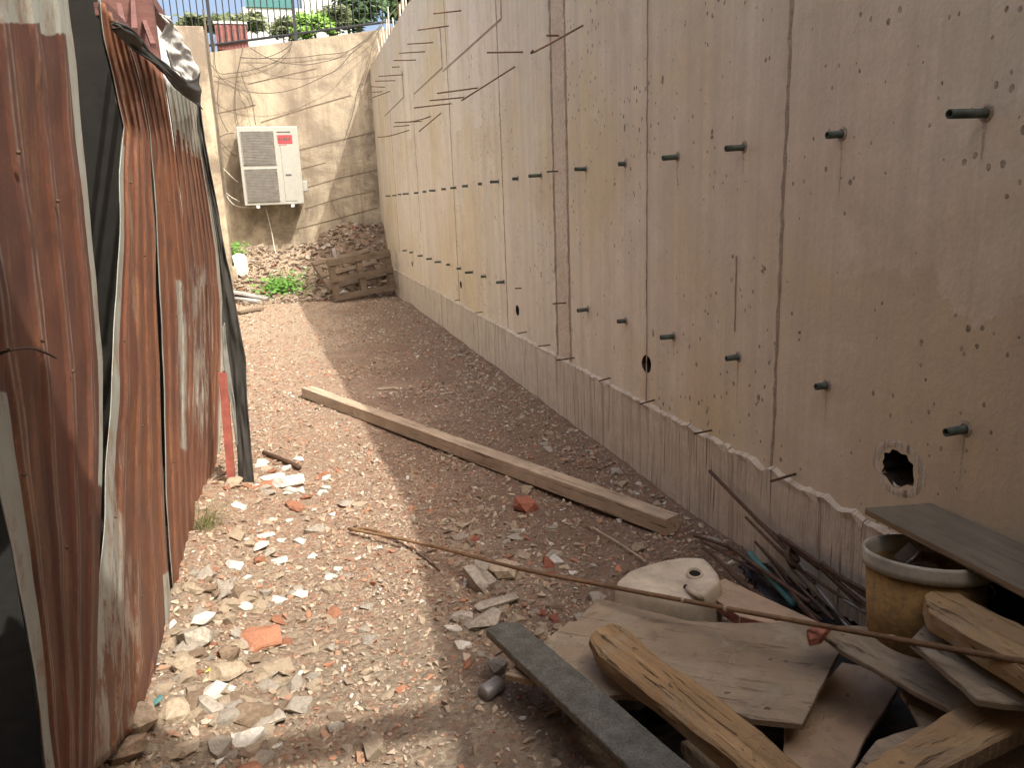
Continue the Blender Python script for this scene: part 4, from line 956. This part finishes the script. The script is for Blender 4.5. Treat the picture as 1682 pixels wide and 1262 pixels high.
B_ = [((1140,880),(1230,915),(1345,1005)),((1150,888),(1260,950),(1350,1020)),((1250,900),(1300,950),(1370,1020)),((1270,895),(1330,945),(1410,1000)),((1290,890),(1350,935),(1425,975)),((1215,905),(1280,965),(1340,1022)),((1300,935),(1350,985),(1405,1035)),((1265,925),(1310,985),(1350,1030)),((1330,915),(1380,960),(1428,1000)),((1155,900),(1180,920),(1215,955),(1260,985)),((1225,850),(1290,915),(1340,960)),((1280,880),(1345,925),(1430,985)),((1310,900),(1370,955),(1425,1010)),((1240,890),(1275,930),(1300,960)),((1350,925),(1385,950),(1430,975)),((1195,895),(1250,935),(1330,990)),((1265,960),(1310,1000),(1380,1045))]
for i, l in enumerate(B_):
    z = .04+.035*(i%4)
    rod('rusty_rod', [wp(*q, z) for q in l], random.choice((.005,.006,.008)), 'rebar', 'rusty iron rod in the tangled bundle between the can and the bucket', 'rod', 'tangled rods between can and bucket')
rod('plastic_tube', [wp(1232,910,.10), wp(1262,945,.12), wp(1306,996,.10)], .014, 'teal', 'teal plastic tube lying in the bundle of rods', 'tube')
rod('steel_tube', [wp(1314,925,.13), wp(1350,975,.12), wp(1400,1040,.10)], .007, 'steel', 'straight grey steel tube on top of the rods', 'tube')
rod('steel_tube', [wp(1385,985,.12), wp(1425,1008,.12)], .008, 'steel', 'short grey steel tube beside the bucket', 'tube')
p = wp(1302,918,.10); bm = bmesh.new(); Mx = Matrix.Translation(p) @ Matrix.Rotation(.9,4,'X') @ Matrix.Rotation(.5,4,'Y')
lathe(bm, [(.026,-.008),(.04,-.008),(.04,.008),(.026,.008),(.026,-.008)], 20, Mx); tag(bobj('iron_ring', bm, M['rebar'], smooth=True), 'rusty iron ring lying on the rods', 'ring')
# black plastic under the rods
verts = []; nn_ = 26
for i in range(nn_+1):
    for j in range(nn_+1):
        a = at(1210,930).lerp(at(1440,960), i/nn_); b = at(1300,1070).lerp(at(1470,1050), i/nn_); p = a.lerp(b, j/nn_)
        verts.append((min(p.x,1.76), p.y, ter(p.x,p.y)+.015+.05*abs(noise.noise((p.x*9,p.y*9,2)))+.03*abs(noise.noise((p.x*25,p.y*25,5)))))
n1 = nn_+1
tag(mobj('plastic_and_shade_sheet', verts, [(i*n1+j,(i+1)*n1+j,(i+1)*n1+j+1,i*n1+j+1) for i in range(nn_) for j in range(nn_)], M['black'], smooth=True), 'crumpled black plastic sheet under the tangled rods', 'plastic sheet')
verts = []; Q = [G(870,1090,.03), G(1330,1020,.03), G(1760,960,.0), G(1760,1330,.0), G(1130,1330,.02)]
Q = [G(1010,1160,.0), G(1400,1040,.0), G(1150,1400,.0), G(1900,1200,.0)]; nn_ = 40  # added black sheet, stands in for the shade beneath the boards
for i in range(nn_+1):
    for j in range(nn_+1):
        p = Q[0].lerp(Q[1], i/nn_).lerp(Q[2].lerp(Q[3], i/nn_), j/nn_)
        verts.append((min(p.x,1.76), p.y, ter(p.x,p.y)+.012+.03*abs(noise.noise((p.x*9,p.y*9,2)))+.02*abs(noise.noise((p.x*25,p.y*25,5)))))
n1 = nn_+1
tag(mobj('plastic_and_shade_sheet', verts, [(i*n1+j,(i+1)*n1+j,(i+1)*n1+j+1,i*n1+j+1) for i in range(nn_) for j in range(nn_)], M['black'], smooth=True), 'added black sheet painting the shade in the gaps under the board heap', 'plastic sheet')
verts = []; nn_ = 24  # added black sheet, paints the shaded gap beside the bucket
for i in range(nn_+1):
    for j in range(nn_+1):
        y = .85+.62*i/nn_; z = .05+.52*j/nn_
        verts.append((1.745-.06*(1-j/nn_)-.05*abs(noise.noise((y*9,z*9,3)))-.02*noise.noise((y*23,z*23,1)), y, z))
n1 = nn_+1
tag(mobj('plastic_and_shade_sheet', verts, [(i*n1+j,(i+1)*n1+j,(i+1)*n1+j+1,i*n1+j+1) for i in range(nn_) for j in range(nn_)], M['black'], smooth=True), 'added black sheet painting the shaded gap right of the yellow bucket', 'plastic sheet')
# crushed can
p = at(808,1132,.025); bm = bmesh.new(); Mx = Matrix.Translation(p) @ Matrix.Rotation(.5,4,'Z') @ Matrix.Rotation(1.5,4,'Y')
lathe(bm, [(.0,-.04),(.024,-.04),(.03,-.03),(.026,.0),(.03,.03),(.022,.04),(.018,.03),(0,.03)], 18, Mx)
for v in bm.verts: v.co += Vector((0,0,.008*noise.noise(v.co*40)))
tag(bobj('crushed_can', bm, M['steel'], smooth=True), 'dented grey can at the shadow line below the dark plank', 'can')

# pallet standing on edge by the heap
pl = at(597,494); yp = 13.3; Mx = Matrix.Translation((P(552,492,1,yp).x, yp, P(543,492,1,yp).z-.03)) @ Matrix.Rotation(math.radians(14),4,'Z') @ Matrix.Rotation(math.radians(-5),4,'Y') @ Matrix.Rotation(math.radians(-3),4,'X') @ Matrix.Diagonal((.98,1,.80,1))
pa = empty('wooden_pallet', Mx.translation, 'old dark wooden pallet standing on edge at the foot of the wall corner', 'pallet')
for z in (.0,.38,.74):
    bm = bmesh.new(); box(bm, (0,0,z), (1.14,.025,z+.115+.02*(z==.74))); bobj('deck_board', bm, M['pallet'], pa, M=Mx)
    bm = bmesh.new(); box(bm, (0,.125,z+.02), (1.14,.15,z+.12)); bobj('deck_board', bm, M['pallet'], pa, M=Mx)
for x in (.0,.5,1.04):
    bm = bmesh.new(); box(bm, (x,.026,-.0), (x+.1,.124,.88)); bobj('stringer', bm, M['pallet'], pa, M=Mx)
pb = empty('wooden_pallet', Mx.translation, 'second old pallet slumped on the rubble behind the standing pallet', 'pallet')
M2 = Mx @ Matrix.Translation((.02,.30,.22)) @ Matrix.Rotation(math.radians(-5),4,'Y') @ Matrix.Rotation(math.radians(-52),4,'X')
for z in (.0,.38,.76):
    bm = bmesh.new(); box(bm, (0,0,z), (1.1,.022,z+.11)); bobj('deck_board', bm, M['pallet'], pb, M=M2)
for x in (.0,.5,1.0):
    bm = bmesh.new(); box(bm, (x,.023,0), (x+.09,.12,.88)); bobj('stringer', bm, M['pallet'], pb, M=M2)
bm = bmesh.new(); box(bm, (.12,.04,.85), (.17,.07,1.1), M=Mx); tag(bobj('wooden_stake', bm, M['grey_wood']), 'pale wooden stake standing behind the pallet', 'stake')
for i in range(7):                                              # white rubble seen through the pallet
    p = Mx @ Vector((random.uniform(.1,1.), .22, random.uniform(.05,.3)))
    o = bpy.data.objects.new('plaster_chip', random.choice(protos['s_white'])); C.objects.link(o); s = random.uniform(.1,.2); o.scale = (s,s,s); o.location = (p.x,p.y,max(ter(p.x,p.y)+.05, p.z*.6)); o.rotation_euler = (0,0,i)
    tag(o, 'white rubble piece lying behind the pallet', 'rubble', 'white pieces behind the pallet')
# planks on the ground at the far left
for (x0,y0,x1,y1,wd,lab,mt) in ((384,480,440,492,.2,'silvery grey plank at the far left by the weeds','grey_wood'),(384,490,425,497,.16,'second grey plank in front of the silvery plank','grey_wood'),(392,515,430,508,.12,'brown board scrap lying on the sunlit gravel near the far planks','pallet')):
    a, b = at(x0,y0,.03), at(x1,y1,.03); a.y = min(a.y,14.3); d = (b-a).normalized(); u = Vector((0,0,1)); s = d.cross(u).normalized(); u = s.cross(d)
    Mx = Matrix((d, s, u)).transposed().to_4x4(); Mx.translation = a; bm = bmesh.new(); box(bm, (0,-wd/2,0), ((b-a).length,wd/2,.035)); bevel(bm,.003)
    tag(bobj('loose_plank', bm, M[mt], M=Mx), lab, 'plank')
# small scraps
for px, py, mt, lab, w_, nm in ((345,1100,'scrap_y','yellow plastic scrap among the sunlit stones',16,'plastic_scrap'),(252,1155,'teal','green plastic scrap at the foot of the buckled sheet',34,'plastic_scrap'),(492,1107,'scrap_m','pale mint tile chip on the gravel',18,'tile_chip')):
    if mt == 'scrap_y' and mt not in M: M[mt] = m_plain('yellow_plastic', (.72,.6,.04), .4)
    if mt == 'scrap_m' and mt not in M: M[mt] = m_plain('mint_glaze', (.5,.68,.58), .4)
    p = at(px,py,.03); d = (p-E0).length; s = w_*d/F; me = rockmesh(9,s,s*.4,s*.12,.05,1,.7); me.materials.append(M[mt]); o = bpy.data.objects.new(nm, me); C.objects.link(o); o.location = p; o.rotation_euler = (.4,-.4,.6); tag(o, lab, 'scrap')

# ---------------------------------------------------------------- grass and weeds
def tuft(name, px, py, n, h_, r, mat, label, lean=(.3,0), wd=.004, dz=0.):
    p = at(px,py); bm = bmesh.new()
    for _ in range(n):
        a = random.uniform(0,6.28); q = Vector((p.x+math.cos(a)*r*random.random(), p.y+math.sin(a)*r*random.random(), 0)); q.z = ter(q.x,q.y)-.01
        hh = h_*random.uniform(.4,1.1); dx = Vector((random.gauss(lean[0],.5), random.gauss(lean[1],.5), 0))*hh
        s = Vector((math.cos(a+1.3), math.sin(a+1.3), 0))*wd*random.uniform(.6,1.3); pr = None
        for t in (0,.35,.7,1.):
            c = q+Vector((0,0,hh*t*(1-.25*t)))+dx*t*t; k_ = s*(1-t*.95)
            cur = (bm.verts.new(c-k_), bm.verts.new(c+k_))
            if pr: bm.faces.new((pr[0],pr[1],cur[1],cur[0]))
            pr = cur
    return tag(bobj(name, bm, M[mat]), label, 'grass')
tuft('grass_tuft', 338, 868, 130, .17, .09, 'grass', 'dry green grass tuft at the foot of the furthest rusty sheet', (.5,-.1), .0022)
def weed(px, py, n, r, hh, label, y=None):
    p = at(px,py); bm = bmesh.new(); bv = bm.verts.new((p.x, p.y, ter(p.x,p.y)))
    for _ in range(n):
        q = p+Vector((random.gauss(0,.5)*r, random.gauss(0,.4)*r*.6, 0)); q.z = ter(q.x,q.y)+random.random()**1.3*hh
        u = Vector((random.gauss(0,1),random.gauss(0,1),random.gauss(0,.6))).normalized(); v = u.orthogonal().normalized(); s = random.uniform(.025,.06)
        vs = [bm.verts.new(k_) for k_ in (q-u*s, q+v*s*.4, q+u*s, q-v*s*.4)]; bm.faces.new(vs)
        if q.z-.02 > ter(q.x,q.y): bm.faces.new((bv, vs[0], bm.verts.new(vs[0].co+Vector((.006,0,0)))))
        else: bm.faces.new((bv, vs[0], bm.verts.new(vs[0].co+Vector((.004,0,.002)))))
    return tag(bobj('weed_clump', bm, M['weedleaf']), label, 'weeds')
M['weedleaf'] = m_leaf('weed_foliage', (.06,.17,.025), (.16,.33,.06))
weed(462, 480, 420, .42, .22, 'bright green weed clump at the foot of the far rubble heap')
weed(386, 440, 260, .22, .45, 'green weeds growing beside the pale boulder under the far wall')

# ---------------------------------------------------------------- unseen boards and walls added to shade the foreground
bm = bmesh.new(); box(bm, (-1.2,-.16,3.22), (2.1,-.05,3.27)); tag(bobj('shading_board', bm, M['pallet']), 'scaffold board added unseen overhead to cast the shadow band', 'board')  # invented board, placed for the shadow band it casts
bm = bmesh.new()  # invented deck, turned so its shadow falls on the nearest sheet
Md = Matrix.Translation((.72,.25,3.29)) @ Matrix.Rotation(math.radians(31),4,'Z')
for i in range(6): box(bm, (-1.6+.03*(i%2),-.86+i*.143,-.015), (0-.02*(i%3),-.86+i*.143+.141,.015), M=Md)
tag(bobj('shading_deck', bm, M['pallet']), 'timber scaffold deck added unseen overhead to darken the near sheet', 'shading')
bm = bmesh.new(); box(bm, (-2.6,-2.0,-.2), (6,-1.7,5.0)); tag(bobj('skylight_blocker', bm, M['old']), 'unseen wall added behind the viewer to block skylight', 'wall')  # this wall and the next two are added to cut skylight
bm = bmesh.new(); box(bm, (-6,-2,-.2), (-2.4,3.2,6.5)); tag(bobj('skylight_blocker', bm, M['old']), 'unseen tall wall added behind the tin shed to block skylight', 'wall')
bm = bmesh.new(); box(bm, (3.4,-1.6,2.4), (6,3.0,6.6)); tag(bobj('skylight_blocker', bm, M['old']), 'unseen wall added above the retaining wall to block skylight', 'wall')
